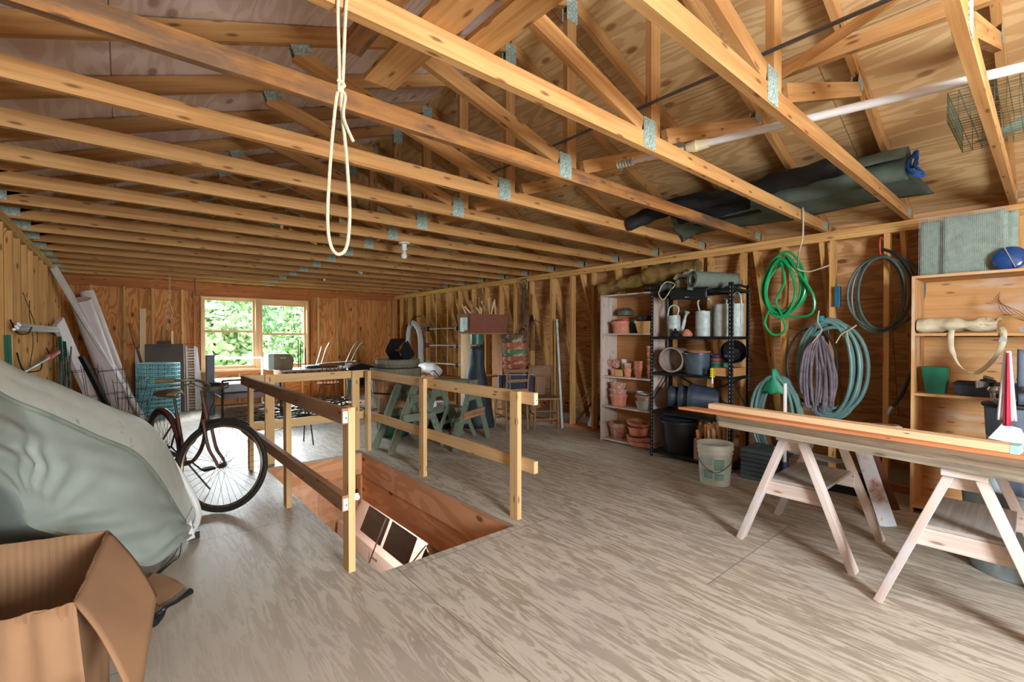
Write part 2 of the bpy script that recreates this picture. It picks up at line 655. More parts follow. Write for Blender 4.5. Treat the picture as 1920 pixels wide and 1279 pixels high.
slope('ceiling_right', (XR + .30, zroof(XR + .30)), (RIDGE_X, ZR), M_roofR)
slope('ceiling_left', (XL - .30, zroof(XL - .30)), (RIDGE_X, ZR), M_roofL)
slope('wall_right', (XRo + .04, -.02), (XR + .16, zroof(XR + .12)), M_wallply)
slope('wall_left', (XLo - .04, -.02), (XL - .16, zroof(XL - .12)), M_wallply)

# gable walls with window openings
WX0, WX1, WZ0, WZ1 = 1.16, 3.12, 0.72, 2.14


def gable(name, y, x0, x1, z0, z1, mat):
    q = MB()
    q.slab(XLo - EX, x0, y, y + .015, 0, ZP, ua=2)
    q.slab(x1, XRo + EX, y, y + .015, 0, ZP, ua=2)
    q.slab(x0, x1, y, y + .015, 0, z0, ua=0)
    q.slab(x0, x1, y, y + .015, z1, ZP, ua=0)
    q.prism([(XL - .3, y, ZP), (XR + .3, y, ZP), (XR + .3, y, ZP + .08), (RIDGE_X, y, ZR + .05), (XL - .3, y, ZP + .08)], (0, .015, 0))
    return struct(q.build(name, mat))


wall_back = gable('wall_back', YF + .09, WX0, WX1, WZ0, WZ1, M_backply)
wall_front = gable('wall_front', YN - .02, .30, 1.62, .95, 2.14, M_backply)


def frame_wall(name, par, x, sgn, ys):
    """studs, plates and rafters of one long side; sgn +1 = right side"""
    b = x + sgn * .045
    for i, y in enumerate(ys):
        w = .038 * random.uniform(.95, 1.1)
        MB().box((b, y, (ZP - .09 + .038) / 2), (.089, w, ZP - .09 - .038)).build('stud', M_stud, par)
    MB().slab(b - .045, b + .045, YN, YF, 0, .038, ua=1, world_uv=False).build('bottom_plate', M_trim_red, par)
    for z0 in (ZP - .088, ZP - .044):
        MB().slab(b - .045, b + .045, YN, YF, z0, z0 + .042, ua=1, world_uv=False).build('top_plate', M_stud if sgn > 0 else M_stud, par)
    y = .188 - .61 * 4 + .06
    while y < YF:
        xo = XRo - .06 if sgn > 0 else XLo + .06
        MB().beam((x + sgn * .06, y, ZP - .02), (xo, y, 0.0), .038, .12, up=(1, 0, 0)).build('rafter', M_stud, par)
        y += .61


ysr = [10.25, 9.82, 9.41, 8.98, 8.57, 8.13, 7.71, 7.25, 6.83, 6.40, 6.0, 5.6, 5.12, 4.70, 4.28, 3.86, 3.45, 3.03, 2.57, 2.2, 1.79, 1.37, .96, .58, .17, -.24, -.65, -1.06, -1.47, -1.88, -2.29]
wr = struct(MB().slab(XR + .001, XR + .089, YN, YF, -.02 + .0, .0, ua=1).build('trim_right', M_trim_red))
frame_wall('r', wr, XR, 1, ysr)
wl = struct(MB().slab(XL - .089, XL - .001, YN, YF, -.02, .0, ua=1).build('trim_left', M_trim_red))
frame_wall('l', wl, XL, -1, [8.70 + .41 * i for i in range(4)] + [8.29 - .41 * i for i in range(27)])

# far gable framing
wf = struct(MB().slab(XL, XR, YF + .001, YF + .089, -.02, 0, ua=0).build('trim_back', M_trim_red))
for x in (-.79, -.38, .05, .44, .88, 1.07, 3.20, 3.34, 3.76, 4.19, 4.61, 4.99, 5.13):
    MB().box((x, YF + .045, (ZP - .12) / 2), (.04, .085, ZP - .12)).build('stud', M_trim_red if x in (1.07, 3.2) else M_stud, wf)
for x in (1.4, 1.8, 2.2, 2.6, 3.0):
    MB().box((x, YF + .045, .35), (.04, .085, .64)).build('cripple_stud', M_stud, wf)
MB().slab(XL, XR, YF, YF + .088, ZP - .125, ZP - .005, ua=0, world_uv=False).build('top_plate', M_trim_red, wf)
MB().slab(WX0 - .1, WX1 + .1, YF - .004, YF + .08, WZ1 + .002, WZ1 + .10, ua=0, world_uv=False).build('window_header', M_trim_red, wf)
MB().slab(WX0 - .12, WX1 + .12, YF - .004, YF + .085, WZ0 - .1, WZ0 - .045, ua=0, world_uv=False).build('sill_plate', M_trim_red, wf)


def window(name, x0, x1, z0, z1, y, two=True, raised=False):
    t = MB()
    th = .03
    for a, b in ((x0, x0 + th), (x1 - th, x1)):
        t.slab(a, b, y - .02, y + .1, z0, z1, ua=2, world_uv=False)
    t.slab(x0, x1, y - .021, y + .1, z1 - th, z1, ua=0, world_uv=False)
    t.slab(x0 - .02, x1 + .02, y - .05, y + .1, z0 - .045, z0, ua=0, world_uv=False)
    root = t.build(name, M_sash)
    root['kind'] = 'structure'
    mids = [(x0 + th, x1 - th)]
    if two:
        c = (x0 + x1) / 2
        MB().slab(c - .045, c + .045, y - .022, y + .1, z0, z1 - th, ua=2, world_uv=False).build('mullion', M_sash, root)
        mids = [(x0 + th, c - .045), (c + .045, x1 - th)]
    for i, (a, b) in enumerate(mids):
        zm = (z0 + z1) / 2 + (.03 if i == 0 else -.02)
        drop = 0.0 if i == 0 else .06
        for k, (q0, q1, yy) in enumerate(((z0, zm + .02, y + .03), (zm - .02, z1 - th, y + .062))):
            s_ = MB()
            fw = .045
            s_.slab(a, a + fw, yy, yy + .03, q0, q1, ua=2, world_uv=False)
            s_.slab(b - fw, b, yy, yy + .03, q0, q1, ua=2, world_uv=False)
            s_.slab(a + fw, b - fw, yy, yy + .03, q1 - (.035 if k == 0 else fw + drop), q1, ua=0, world_uv=False)
            s_.slab(a + fw, b - fw, yy, yy + .03, q0, q0 + (.06 if k == 0 else .04), ua=0, world_uv=False)
            f = s_.build('sash', M_sash, root)
            MB().slab(a + fw, b - fw, yy + .012, yy + .016, q0 + .04, q1 - .03).build('pane', M_glass, f)
        if i == 0:
            MB().box(((a + b) / 2, y + .025, zm + .03), (.05, .02, .02)).build('sash_lock', M_galv, root)
    return root


window('window_1', WX0, WX1, WZ0, WZ1, YF)
window('window_2', .30, 1.62, .95, 2.14, YN - .06, two=False)

# ---- garage below, seen through the stair opening
M_conc = paint('garage_concrete', (150, 140, 130), rough=0.8, scale=3)
M_gwall = paint('garage_board', (206, 150, 106), rough=0.8, var=0.1, scale=2)
struct(MB().slab(-1.2, 6.2, -1, 10.6, -2.8, -2.75).build('floor_garage', M_conc))
struct(MB().slab(-1.2, 6.2, 8.6, 8.65, -2.75, -.26).build('wall_garage_back', M_gwall))
struct(MB().slab(-1.25, -1.2, -1, 8.6, -2.75, -.26).build('wall_garage_left', M_gwall))
struct(MB().slab(6.15, 6.2, -1, 8.6, -2.75, -.26).build('wall_garage_right', M_gwall))
struct(MB().slab(-1.2, 6.2, -1.05, -1, -2.75, -.26).build('wall_garage_front', M_gwall))

# ---- outside the far window
M_grass = paint('lawn', (110, 140, 70), rough=0.9, scale=0.6)
struct(MB().slab(-45, 45, 11.2, 90, -2.9, -2.8).build('floor_outside_lawn', M_grass))

# ------------------------------------------------------------------ roof trusses
CH = .089


def make_truss(y, label, chord_mat, body_mat, flip=False):
    t = thing('roof_truss', label, 'roof truss', (RIDGE_X, y, ZP), 'roof trusses across the attic')
    yc = y + .019
    x0, x1 = XL - .09, XR + .09
    MB().beam((x0 + .05, yc, ZP + CH / 2), (x1 - .05, yc, ZP + CH / 2), .038, CH).build('bottom_chord', chord_mat, t)
    drop = .056
    for s_, xe in ((-1, x0 - .02), (1, x1 + .02)):
        MB().beam((xe, yc, zroof(xe) - drop), (RIDGE_X, yc, ZR - drop), .038, .089).build('top_chord', body_mat, t)
    MB().box((RIDGE_X, yc, (ZP + CH + ZR - .15) / 2), (.085, .036, ZR - .15 - ZP - CH), ua=2).build('king_post', body_mat, t)
    for s_, xm in ((-1, RIDGE_X - 1.50), (1, RIDGE_X + 1.36)):
        MB().beam((RIDGE_X + s_ * .12, yc, ZP + CH + .03), (xm, yc, zroof(xm) - .15), .036, .085, up=(0, 0, 1)).build('web', body_mat, t)
    for s_ in (-1, 1):
        ys = yc + s_ * .0205
        MB().box((RIDGE_X - .06, ys, ZP + .085), (.11, .003, .155)).build('gang_nail_plate', M_plate_metal, t)
        MB().box((RIDGE_X, ys, ZR - .13), (.10, .003, .15)).build('gang_nail_plate', M_plate_metal, t)
        for s2, xe in ((-1, XL - .0), (1, XR - .055)):
            MB().box((xe, ys, ZP + .055), (.13, .003, .065)).build('gang_nail_plate', M_plate_metal, t)
        for s2, xm in ((-1, RIDGE_X - 1.50), (1, RIDGE_X + 1.36)):
            MB().box((xm - s2 * .03, ys, zroof(xm) - .125), (.10, .003, .055),
                     Matrix.Rotation(-s2 * -math.atan(SL), 3, 'Y')).build('gang_nail_plate', M_plate_metal, t)
    return t


ORDW = ['behind the camera line', 'nearest to the right shelves', 'second', 'third', 'fourth', 'fifth', 'sixth', 'seventh', 'eighth', 'ninth', 'tenth',
        'eleventh', 'twelfth', 'thirteenth', 'fourteenth', 'fifteenth', 'sixteenth', 'seventeenth']
for k in range(0, 17):
    y = .188 + .61 * k
    if k == 0:
        lab = 'orange-toned roof truss nearest the camera, with the wire cages lying on it'
    elif k == 1:
        lab = 'second roof truss from the camera, under the bare end of the long grey fabric roll'
    elif k == 2:
        lab = 'third roof truss from the camera, pale chord from which the rope loop hangs'
    elif k == 3:
        lab = 'fourth roof truss from the camera, dark-stained brown chord with splice plate'
    else:
        lab = '%s roof truss counting away from the camera, plain timber with steel nail plates' % ORDW[k + 1]
    if k == 16:
        lab = 'last roof truss before the window wall, orange timber under the plywood gable'
    make_truss(y, lab, M_chord_dark if k == 3 else M_chord, M_chord)
# ------------------------------------------------------------------ guard railing round the stair opening
M_tagw = paint('lumber_tag', (225, 232, 222), rough=0.6, var=0.03)
M_tagg = paint('lumber_tag_green', (70, 170, 120), rough=0.6, var=0.03)
rail = thing('guard_railing', 'unpainted timber guard railing around three sides of the stair opening', 'railing', (1.6, 3.9, 0))
ZT, ZM = .952, .455
LX, RX = 1.008, 2.243
for i, (x, y) in enumerate([(LX, 2.655), (LX, 3.96), (LX, 5.33)]):
    MB().box((x, y, (ZT - .0 if i == 0 else ZT - .05) / 2), (.04, .088, ZT if i == 0 else ZT - .05)).build('post', M_rail, rail, bevel=.002)
for x, y in [(RX, 2.60), (RX, 3.985), (RX, 5.30)]:
    MB().box((x, y, ZT / 2), (.04, .088, ZT)).build('post', M_rail, rail, bevel=.002)
for x in (1.20, 2.13):
    MB().box((x, 5.40, ZT / 2), (.088, .04, ZT)).build('post', M_rail, rail, bevel=.002)
for z, nm in ((ZT, 'top_rail'), (ZM, 'middle_rail')):
    MB().beam((LX - .041, 2.60, z - .045), (LX - .041, 5.50, z - .045), .039, .089).build(nm, M_rail_brown, rail, bevel=.002, label='darker brown rail')
    MB().beam((RX + .041, 2.42, z - .045), (RX + .041, 5.48, z - .045), .039, .089).build(nm, M_rail, rail, bevel=.002)
    MB().beam((LX - .02, 5.44, z - .045), (RX + .06, 5.44, z - .045), .039, .089).build(nm, M_rail, rail, bevel=.002)
for x, y, z in ((LX - .041, 2.60, ZT), (LX - .041, 2.60, ZM), (RX + .041, 2.42, ZT)):
    tg = MB().box((x, y - .001, z - .05), (.026, .001, .066)).build('lumber_tag', M_tagw, rail)
    MB().box((x + .004, y - .002, z - .055), (.010, .001, .014)).build('tag_mark', M_tagg, tg)

# ------------------------------------------------------------------ bicycle
M_frame = paint('rusty_maroon_enamel', (92, 48, 36), rough=0.45, var=0.25, scale=20, dirt=(70, 60, 50), dirt_amt=0.3)
M_tire = paint('black_rubber', (34, 31, 28), rough=0.75, var=0.2)
M_rim = paint('tarnished_rim', (112, 100, 78), rough=0.4, metal=0.7, var=0.25, scale=30)
M_spoke = paint('spoke_steel', (70, 66, 60), rough=0.4, metal=0.6)
M_saddle = paint('brown_saddle', (96, 70, 55), rough=0.55, var=0.15)
M_saddle2 = paint('saddle_cream', (160, 148, 120), rough=0.6, var=0.1)
M_grip = paint('olive_grip', (112, 104, 66), rough=0.7, var=0.1)
bike = thing('bicycle', 'old maroon step-through bicycle with white-patched saddle standing left of the railing', 'bicycle')
R_ = .335


def wheel(par, fn):
    """fn maps a local point of a wheel centred at 0 in the xz plane to bike space"""
    w_ = MB().tube([fn(Vector((R_ * cos(a), 0, R_ * sin(a)))) for a in [2 * pi * i / 56 for i in range(56)]], .0185, 8, closed=True).build('wheel', M_tire, par, smooth=True, label='black tyre')
    m_ = MB().tube([fn(Vector((.308 * cos(a), 0, .308 * sin(a)))) for a in [2 * pi * i / 56 for i in range(56)]], .011, 6, closed=True)
    m_.build('rim', M_rim, w_, smooth=True)
    sp = MB()
    for i in range(36):
        a = 2 * pi * i / 36
        s_ = 1 if i % 2 else -1
        b = a + (.9 if (i // 2) % 2 else -.9)
        sp.tube([fn(Vector((.022 * cos(b), s_ * .028, .022 * sin(b)))), fn(Vector((.302 * cos(a), 0, .302 * sin(a))))], .0013, 4, cap=False)
    sp.build('spokes', M_spoke, w_)
    MB().tube([fn(Vector((0, -.055, 0))), fn(Vector((0, -.03, 0))), fn(Vector((0, .03, 0))), fn(Vector((0, .055, 0)))], [.009, .02, .02, .009], 10).build('hub', M_spoke, w_, smooth=True)
    return w_


wheel(bike, lambda p: p + Vector((0, 0, R_ + .018)))
HZ = R_ + .018
ax_p = Vector((1.0, 0, HZ))
ax_d = Vector((-.30, 0, .954)).normalized()
ST = Matrix.Translation(ax_p) @ Matrix.Rotation(radians(37), 4, ax_d) @ Matrix.Translation(-ax_p)
SF = lambda p: ST @ Vector(p)
wheel(bike, lambda p: SF(p + Vector((1.05, 0, HZ))))
head_t, head_b = ax_p + ax_d * .50, ax_p + ax_d * .37
BB = Vector((.44, 0, .28))
seat_t = Vector((.315, 0, .70))
fr = MB()
fr.tube([BB, seat_t], .015, 10)
fr.tube([head_t, head_b], .018, 10)
fr.tube(spline([head_b + ax_d * .02, (.80, 0, .50), (.62, 0, .34), BB]), .015, 8)
fr.tube(spline([head_t - ax_d * .02, (.76, 0, .62), (.58, 0, .47), BB + (seat_t - BB) * .35]), .013, 8)
for s_ in (-1, 1):
    fr.tube([BB + Vector((0, s_ * .02, 0)), (0, s_ * .055, HZ)], .009, 8)
    fr.tube([seat_t + Vector((0, s_ * .01, -.05)), (0, s_ * .055, HZ)], .008, 8)
fr.tube([BB + Vector((0, -.035, 0)), BB + Vector((0, .035, 0))], .022, 12)
fr.build('frame', M_frame, bike, smooth=True)
fk = MB()
for s_ in (-1, 1):
    fk.tube([SF(p) for p in spline([head_b + Vector((0, s_ * .045, -.015)), ax_p + ax_d * .15 + Vector((.0, s_ * .047, 0)), Vector((1.02, s_ * .05, HZ + .05)), Vector((1.05, s_ * .05, HZ))], 6)], [.013] * 8 + [.012] * 6 + [.010] * 5, 8)
fk.tube([SF(head_b + Vector((0, -.05, -.012))), SF(head_b + Vector((0, .05, -.012)))], .014, 8)
fk.build('fork', M_frame, bike, smooth=True)
MB().tube([seat_t, seat_t + (seat_t - BB).normalized() * .13], .011, 8).build('seat_post', M_spoke, bike, smooth=True)
st = seat_t + (seat_t - BB).normalized() * .15


def saddle_f(u, v):
    x = -.13 + .27 * u
    wdt = .085 * (1 - u) ** 0.8 + .022
    a = pi * v
    return st + Vector((x + .0, wdt * cos(a), .035 * sin(a) ** .6 + (.012 if u < .2 else 0)))


sd = MB().grid(saddle_f, 10, 12)
sd.build('saddle', M_saddle, bike, smooth=True, solid=.008)
sd2 = MB().grid(lambda u, v: saddle_f(.55 + .4 * u, v) + Vector((0, 0, .003)), 6, 12).build('saddle_patch', M_saddle2, bike, smooth=True, solid=.006, label='cream patch on the saddle nose')
for s_ in (-1, 1):
    MB().tube([SF(p) for p in spline([(1.0, s_ * .0, HZ), (1.0, s_ * .0, HZ)][:0] or [
        head_t + Vector((.02, 0, .10)), head_t + Vector((.07, s_ * .08, .14)), head_t + Vector((.05, s_ * .20, .17)),
        head_t + Vector((-.03, s_ * .265, .165)), head_t + Vector((-.16, s_ * .285, .155))], 6)], .0105, 8).build('handlebar', M_rim, bike, smooth=True)
    MB().tube([SF(head_t + Vector((-.06, s_ * .275, .162))), SF(head_t + Vector((-.19, s_ * .29, .152)))], .0165, 8).build('grip', M_grip if s_ < 0 else M_tire, bike, smooth=True)
    MB().tube([SF(p) for p in spline([head_t + Vector((.03, s_ * .23, .165)), head_t + Vector((.02, s_ * .25, .135)), head_t + Vector((-.10, s_ * .27, .12))], 5)], .005, 6).build('brake_lever', M_rim, bike, smooth=True)
MB().tube([SF(head_b), SF(head_t + ax_d * .10), SF(head_t + Vector((.02, 0, .10)))], .013, 8).build('stem', M_rim, bike, smooth=True)
MB().tube([SF(p) for p in spline([head_t + Vector((.03, -.23, .15)), head_t + Vector((.13, -.1, .06)), head_t + Vector((.06, -.02, -.08)), head_b + Vector((.03, 0, -.02))], 6)], .003, 5).build('brake_cable', M_black, bike, smooth=True)


def fender(c, a0, a1, w_, r_, fn):
    def f(u, v):
        a = a0 + (a1 - a0) * u
        b = (v - .5) * 2
        rr = r_ - .018 * b * b
        return fn(Vector((rr * cos(a), w_ * b, rr * sin(a))) + Vector(c))
    return MB().grid(f, 24, 4)


fender((0, 0, HZ), radians(20), radians(205), .026, R_ + .034, lambda p: p).build('mudguard', M_frame, bike, smooth=True, solid=.002)
fender((1.05, 0, HZ), radians(62), radians(125), .024, R_ + .034, SF).build('mudguard', M_tire, bike, smooth=True, solid=.002)
for s_ in (-1, 1):
    cr = MB().tube([BB + Vector((0, s_ * .05, 0)), BB + Vector((s_ * .15, s_ * .065, -.05))], .008, 8).build('crank', M_spoke, bike, smooth=True)
    MB().box(BB + Vector((s_ * .155, s_ * .11, -.05)), (.075, .085, .022)).build('pedal', M_tire, cr, bevel=.004)
cg = MB().lathe([(.0, -.003), (.085, -.003), (.085, .003), (.0, .003)], BB + Vector((0, -.045, 0)), 24, Matrix.Rotation(pi / 2, 4, 'X'))
cg.build('chainring', M_spoke, bike)
MB().prism([(0.44, -.055, .375), (.44, -.055, .345), (0.0, -.055, .315), (-.03, -.055, .34), (0, -.055, .39)], (0, .012, 0)).build('chain_guard', M_frame, bike, bevel=.002)
MB().tube([BB + Vector((-.04, .03, -.01)), BB + Vector((.02, .17, -.27))], .007, 6).build('kickstand', M_spoke, bike, smooth=True)
for nm, c in (('reflector', Vector((-.335, 0, .55))),):
    MB().box(c, (.012, .05, .03)).build(nm, paint('red_reflector', (170, 30, 24), rough=0.3), bike, bevel=.003)
bike.location = (.302, 5.20, 0)
bike.rotation_euler = (radians(2), 0, math.atan2(4.183 - 5.20, .582 - .302))

# ------------------------------------------------------------------ small boat under its cover
M_hull = paint('grey_white_hull', (184, 190, 178), rough=0.55, var=0.05, scale=12, dirt=(110, 116, 108), dirt_amt=0.02)
M_cover = paint('grey_green_canvas', (150, 160, 150), rough=0.85, var=0.08, scale=3, bump=0.15)
M_coverD = paint('canvas_piping', (120, 128, 116), rough=0.85)
M_gunwale = paint('white_gunwale', (214, 216, 210), rough=0.4, var=0.05)
A = [(-.62, 1.1, 1.62), (-.45, 2.1, 1.48), (-.393, 2.9, 1.226), (-.253, 3.15, 1.103), (-.064, 3.4, .943), (.103, 3.6, .809), (.202, 3.75, .635), (.29, 3.82, .409), (.36, 3.84, .16)]
B = [(-.55, .9, 1.52), (-.42, 1.8, 1.38), (-.347, 2.55, 1.133), (-.238, 2.75, 1.02), (-.096, 3.0, .867), (.046, 3.2, .726), (.157, 3.4, .518), (.234, 3.55, .317), (.308, 3.70, .13)]
Cc = [(-.52, .8, 1.15), (-.42, 1.7, 1.03), (-.328, 2.4, .845), (-.285, 2.65, .608), (-.148, 2.85, .439), (-.001, 3.05, .24), (.11, 3.2, .10), (.217, 3.4, .055), (.314, 3.62, .05)]
Dd = [(-.66, 1.3, .95), (-.66, 2.1, .86), (-.66, 2.9, .66), (-.62, 3.15, .48), (-.56, 3.45, .33), (-.42, 3.70, .17), (-.25, 3.85, .09), (-.02, 3.9, .04), (.20, 3.86, .03)]
Ee = [(-.69, 1.3, 1.45), (-.69, 2.2, 1.30), (-.68, 3.05, 1.06), (-.62, 3.45, .93), (-.50, 3.72, .78), (-.30, 3.92, .64), (-.10, 4.0, .48), (.10, 4.0, .28), (.28, 3.90, .10)]
sA, sB, sC, sD, sE = (spline(q, 6) for q in (A, B, Cc, Dd, Ee))
NB = len(sA) - 1


def bl(l, u):
    f = u * NB
    i = min(int(f), NB - 1)
    return l[i].lerp(l[i + 1], f - i)


boat = thing('boat', 'small white-bottomed boat tipped on its side under a grey-green fitted cover at the left wall', 'boat', (0, 3.0, 0))


def hull_f(u, v):
    # from the gunwale over the hull bottom to the back; strakes run lengthwise
    a, b, e = bl(sA, u), bl(sB, u), bl(sE, u)
    if v < .5:
        p = b.lerp(a, v * 2)
        q = v * 2
    else:
        p = a.lerp(e, (v - .5) * 2)
        q = 0
    n = Vector((.35, -.25, .9))
    return p + n * (.035 * sin(pi * min(1, v * 1.3)) + .004 * abs(sin(q * 2.0 * pi)))


MB().grid(hull_f, 60, 40).build('hull', M_hull, boat, smooth=True, solid=.006)


def cover_f(u, v):
    b, c, d = bl(sB, u), bl(sC, u), bl(sD, u)
    if v < .68:
        t = v / .68
        p = b.lerp(c, t)
        bul = sin(pi * t) ** .8
    else:
        t = (v - .68) / .32
        p = c.lerp(d, t)
        bul = 0
    out = Vector((.75, -.66, 0.05))
    # wrinkles pulled diagonally from the tie-down corner
    ph = (u * 15 + v * 10)
    du_, dv_ = (u - .37) * 2.2, v - .70
    rad_ = math.hypot(du_, dv_)
    pull = .008 * sin(math.atan2(dv_, du_) * 17 + 1.5 * noise.noise(Vector((u * 4, v * 4, 9)))) * math.exp(-((rad_ - .36) / .17) ** 2)
    wr_ = .030 * sin(ph * 2.3 + 2 * noise.noise(Vector((u * 5, v * 4, 0)))) * (0.3 + noise.noise(Vector((u * 3, v * 3, 4)))) + .02 * noise.noise(Vector((u * 9 + v * 6, v * 3 - u * 2, 1)))
    return p + out * (.05 * bul + pull * min(1, 6 * v) + wr_ * min(1, 6 * v) * (1 if v < .68 else .5))


MB().grid(cover_f, 90, 60).build('canvas_cover', M_cover, boat, smooth=True, solid=.004, label='grey-green canvas cover with folds')
MB().tube([bl(sB, i / 60) + Vector((.004, -.006, .006)) for i in range(61)], .011, 8).build('gunwale_piping', M_coverD, boat, smooth=True)
tr = [Vector(p) for p in ((.205, 3.77, .62), (.30, 3.80, .42), (.375, 3.80, .24), (.39, 3.76, .13), (.34, 3.68, .06), (.27, 3.62, .045))]
MB().tube(spline(tr, 6), .022, 8).build('bow_rail', M_gunwale, boat, smooth=True, label='white rounded bow rim')
MB().prism([(.285, 3.575, .075), (.335, 3.60, .075), (.325, 3.60, .155)], (.004, -.01, 0)).build('reflector', paint('red_decal', (178, 40, 34), rough=0.4), boat, label='red triangular decal')
MB().prism([(.268, 3.562, .055), (.356, 3.60, .055), (.333, 3.60, .175)], (.002, -.005, 0)).build('decal_border', M_gunwale, boat)
MB().box((-.45, 1.6, .43), (.3, .06, .86)).build('cradle_leg', M_stud, boat)
MB().box((.37, 3.73, .03), (.05, .05, .05)).build('skid_foot', M_black, boat)

# ------------------------------------------------------------------ big cardboard box in the near left corner
box = thing('cardboard_box', 'large open cardboard box with folded-out flap in the near left corner', 'box', (-.3, 2.05, 0))
bc = [Vector(p) for p in ((-.62, 2.49), (-.03, 2.33), (-.10, 1.745), (-.69, 1.90))] if False else [Vector((-.62, 2.50, 0)), Vector((-.045, 2.33, 0)), Vector((-.105, 1.75, 0)), Vector((-.66, 1.83, 0))]
ztop = .62


def wallp(a, b, z0, z1, th, rag=0.0):
    """corrugated wall panel with a slightly ragged upper edge"""
    d = (b - a)
    nrm = Vector((-d.y, d.x, 0)).normalized()
    k = MB()
    nn = 90

    def f(u, v):
        zt = z1 + (noise.noise(Vector((u * 14, z1, 3))) * rag if rag else 0)
        p = a + d * u
        return Vector((p.x, p.y, z0 + (zt - z0) * v)) + nrm * (.0016 * sin(u * 170) + .004 * noise.noise(Vector((u * 6, v * 2, 0))))
    return k.grid(f, nn, 3)


for i in range(4):
    a, b = bc[i], bc[(i + 1) % 4]
    wallp(a, b, .004, ztop, .004, .012 if i in (2,) else .003).build('side_panel', M_card, box, smooth=True, solid=.005)
MB().prism([p + Vector((0, 0, .004)) for p in bc], (0, 0, .004)).build('base', M_card_in, box)
h0, h1 = Vector((-.043, 2.33, ztop)), Vector((-.103, 1.75, ztop))
o1, o0 = Vector((.045, 1.50, .43)), Vector((.115, 2.02, .425))


def flap_f(u, v):
    p = h0.lerp(h1, u).lerp((Vector((.088, 2.02, .455))).lerp(Vector((.03, 1.52, .40)), u), v)
    return p + Vector((.3, 0, .9)) * (.018 * sin(pi * v) - .01 * u * v + .004 * noise.noise(p * 6))


MB().grid(flap_f, 16, 12).build('flap', M_card, box, smooth=True, solid=.005, label='wide flap folded outwards')
MB().grid(lambda u, v: Vector((-.10, 1.75, ztop)).lerp(Vector((-.66, 1.83, ztop)), u) + Vector((.02 * v, -.035 * v + .012 * noise.noise(Vector((u * 12, v, 0))), -.22 * v)) + Vector((0, -.008 * sin(u * 60) * .2, 0)), 60, 4).build('flap', M_card, box, smooth=True, solid=.005)

# low brown sacking / scraps behind the box
M_kraft = paint('brown_paper', (150, 128, 98), rough=0.9, var=0.15)
tag(MB().grid(lambda u, v: Vector((-.64 + .42 * u, 2.62 + .3 * v, .40 + .05 * noise.noise(Vector((u * 4, v * 4, 0))) + .04 * sin(v * 3))), 16, 10).build('brown_paper_sheet', M_kraft, smooth=True, solid=.004, origin=(-.4, 2.7, .4)),
    'crumpled brown paper sheet lying on the wire crate behind the cardboard box', 'paper')
M_wire = paint('dark_wire', (44, 44, 44), rough=0.5, metal=0.5)


def wire_grid(mb, o, du, dv, nu, nv, r=.0022):
    o, du, dv = Vector(o), Vector(du), Vector(dv)
    for i in range(nu + 1):
        mb.tube([o + du * i / nu, o + du * i / nu + dv], r, 4, cap=False)
    for j in range(nv + 1):
        mb.tube([o + dv * j / nv, o + dv * j / nv + du], r, 4, cap=False)


cr = MB()
for o, du, dv, nu, nv in (((-.66, 2.60, 0), (.46, 0, 0), (0, 0, .40), 10, 9), ((-.66, 3.05, 0), (.46, 0, 0), (0, 0, .40), 10, 9),
                          ((-.20, 2.60, 0), (0, .45, 0), (0, 0, .40), 10, 9), ((-.66, 2.60, 0), (0, .45, 0), (0, 0, .40), 10, 9), ((-.66, 2.60, .395), (.46, 0, 0), (0, .45, 0), 10, 10)):
    wire_grid(cr, o, du, dv, nu, nv)
tag(cr.build('wire_crate', M_wire), 'dark wire mesh crate on the floor under the raised end of the boat', 'crate')

# scraps on the floor beside the box
tag(MB().prism([(.04, 3.10, .012), (.13, 3.26, .03), (.22, 3.14, .012), (.255, 3.03, .008), (.14, 2.90, .006)], (0, 0, .005)).build('cardboard_scrap', M_card), 'torn tan cardboard scrap on the floor by the box flap', 'cardboard')
tag(MB().tube(spline([(.08, 2.70, .022), (.13, 2.76, .024), (.16, 2.82, .028), (.21, 2.87, .018), (.27, 2.93, .02)], 5), [.016, .020, .026, .028, .024, .022, .020, .016, .012, .012, .011, .010, .010, .010, .010, .010, .010, .011, .014, .016, .018], 8).build('black_tool', M_black, smooth=True),
    'small black hand tool lying on the floor beside the cardboard scrap', 'tool')
tag(MB().tube(spline([(.10, 3.20, .008), (.17, 3.34, .01), (.24, 3.42, .05), (.27, 3.44, .10), (.26, 3.42, .03), (.22, 3.40, .008), (.16, 3.30, .008)], 6), .003, 5).build('black_strap', M_black, smooth=True),
    'thin black strap curled on the floor under the boat bow', 'strap')

# ------------------------------------------------------------------ white sawhorses and planks
M_horse = wood('whitewashed_timber', (208, 194, 184), (176, 156, 144), knot=(120, 84, 66), vary=0.04, stain=(188, 188, 192), stain_amt=0.5)
M_horse_shelf = wood('grey_shelf_board', (172, 166, 160), (138, 130, 122), kn=0, vary=0.03)


def sawhorse():
    t = thing('sawhorse', 'x', 'sawhorse', group='pale wooden sawhorses under the planks')
    H = .75
    MB().box((.35, 0, H - .019), (.78, .155, .038)).build('top_beam', M_horse, t, bevel=.003)
    for x in (.055, .645):
        MB().box((x, 0, H - .075), (.02, .13, .072)).build('gusset', M_horse, t, bevel=.002)
    for x in (.03, .67):
        for s_ in (-1, 1):
            MB().beam((x, s_ * .315, .0), (x, s_ * .052, H - .04), .038, .075, up=(1, 0, 0)).build('leg', M_horse, t, bevel=.003)
    for x in (.062, .638):
        MB().box((x, 0, .375), (.024, .355, .088)).build('brace', M_horse, t, bevel=.003)
    MB().box((.35, 0, .429), (.598, .315, .018)).build('shelf', M_horse_shelf, t, bevel=.002)
    return t


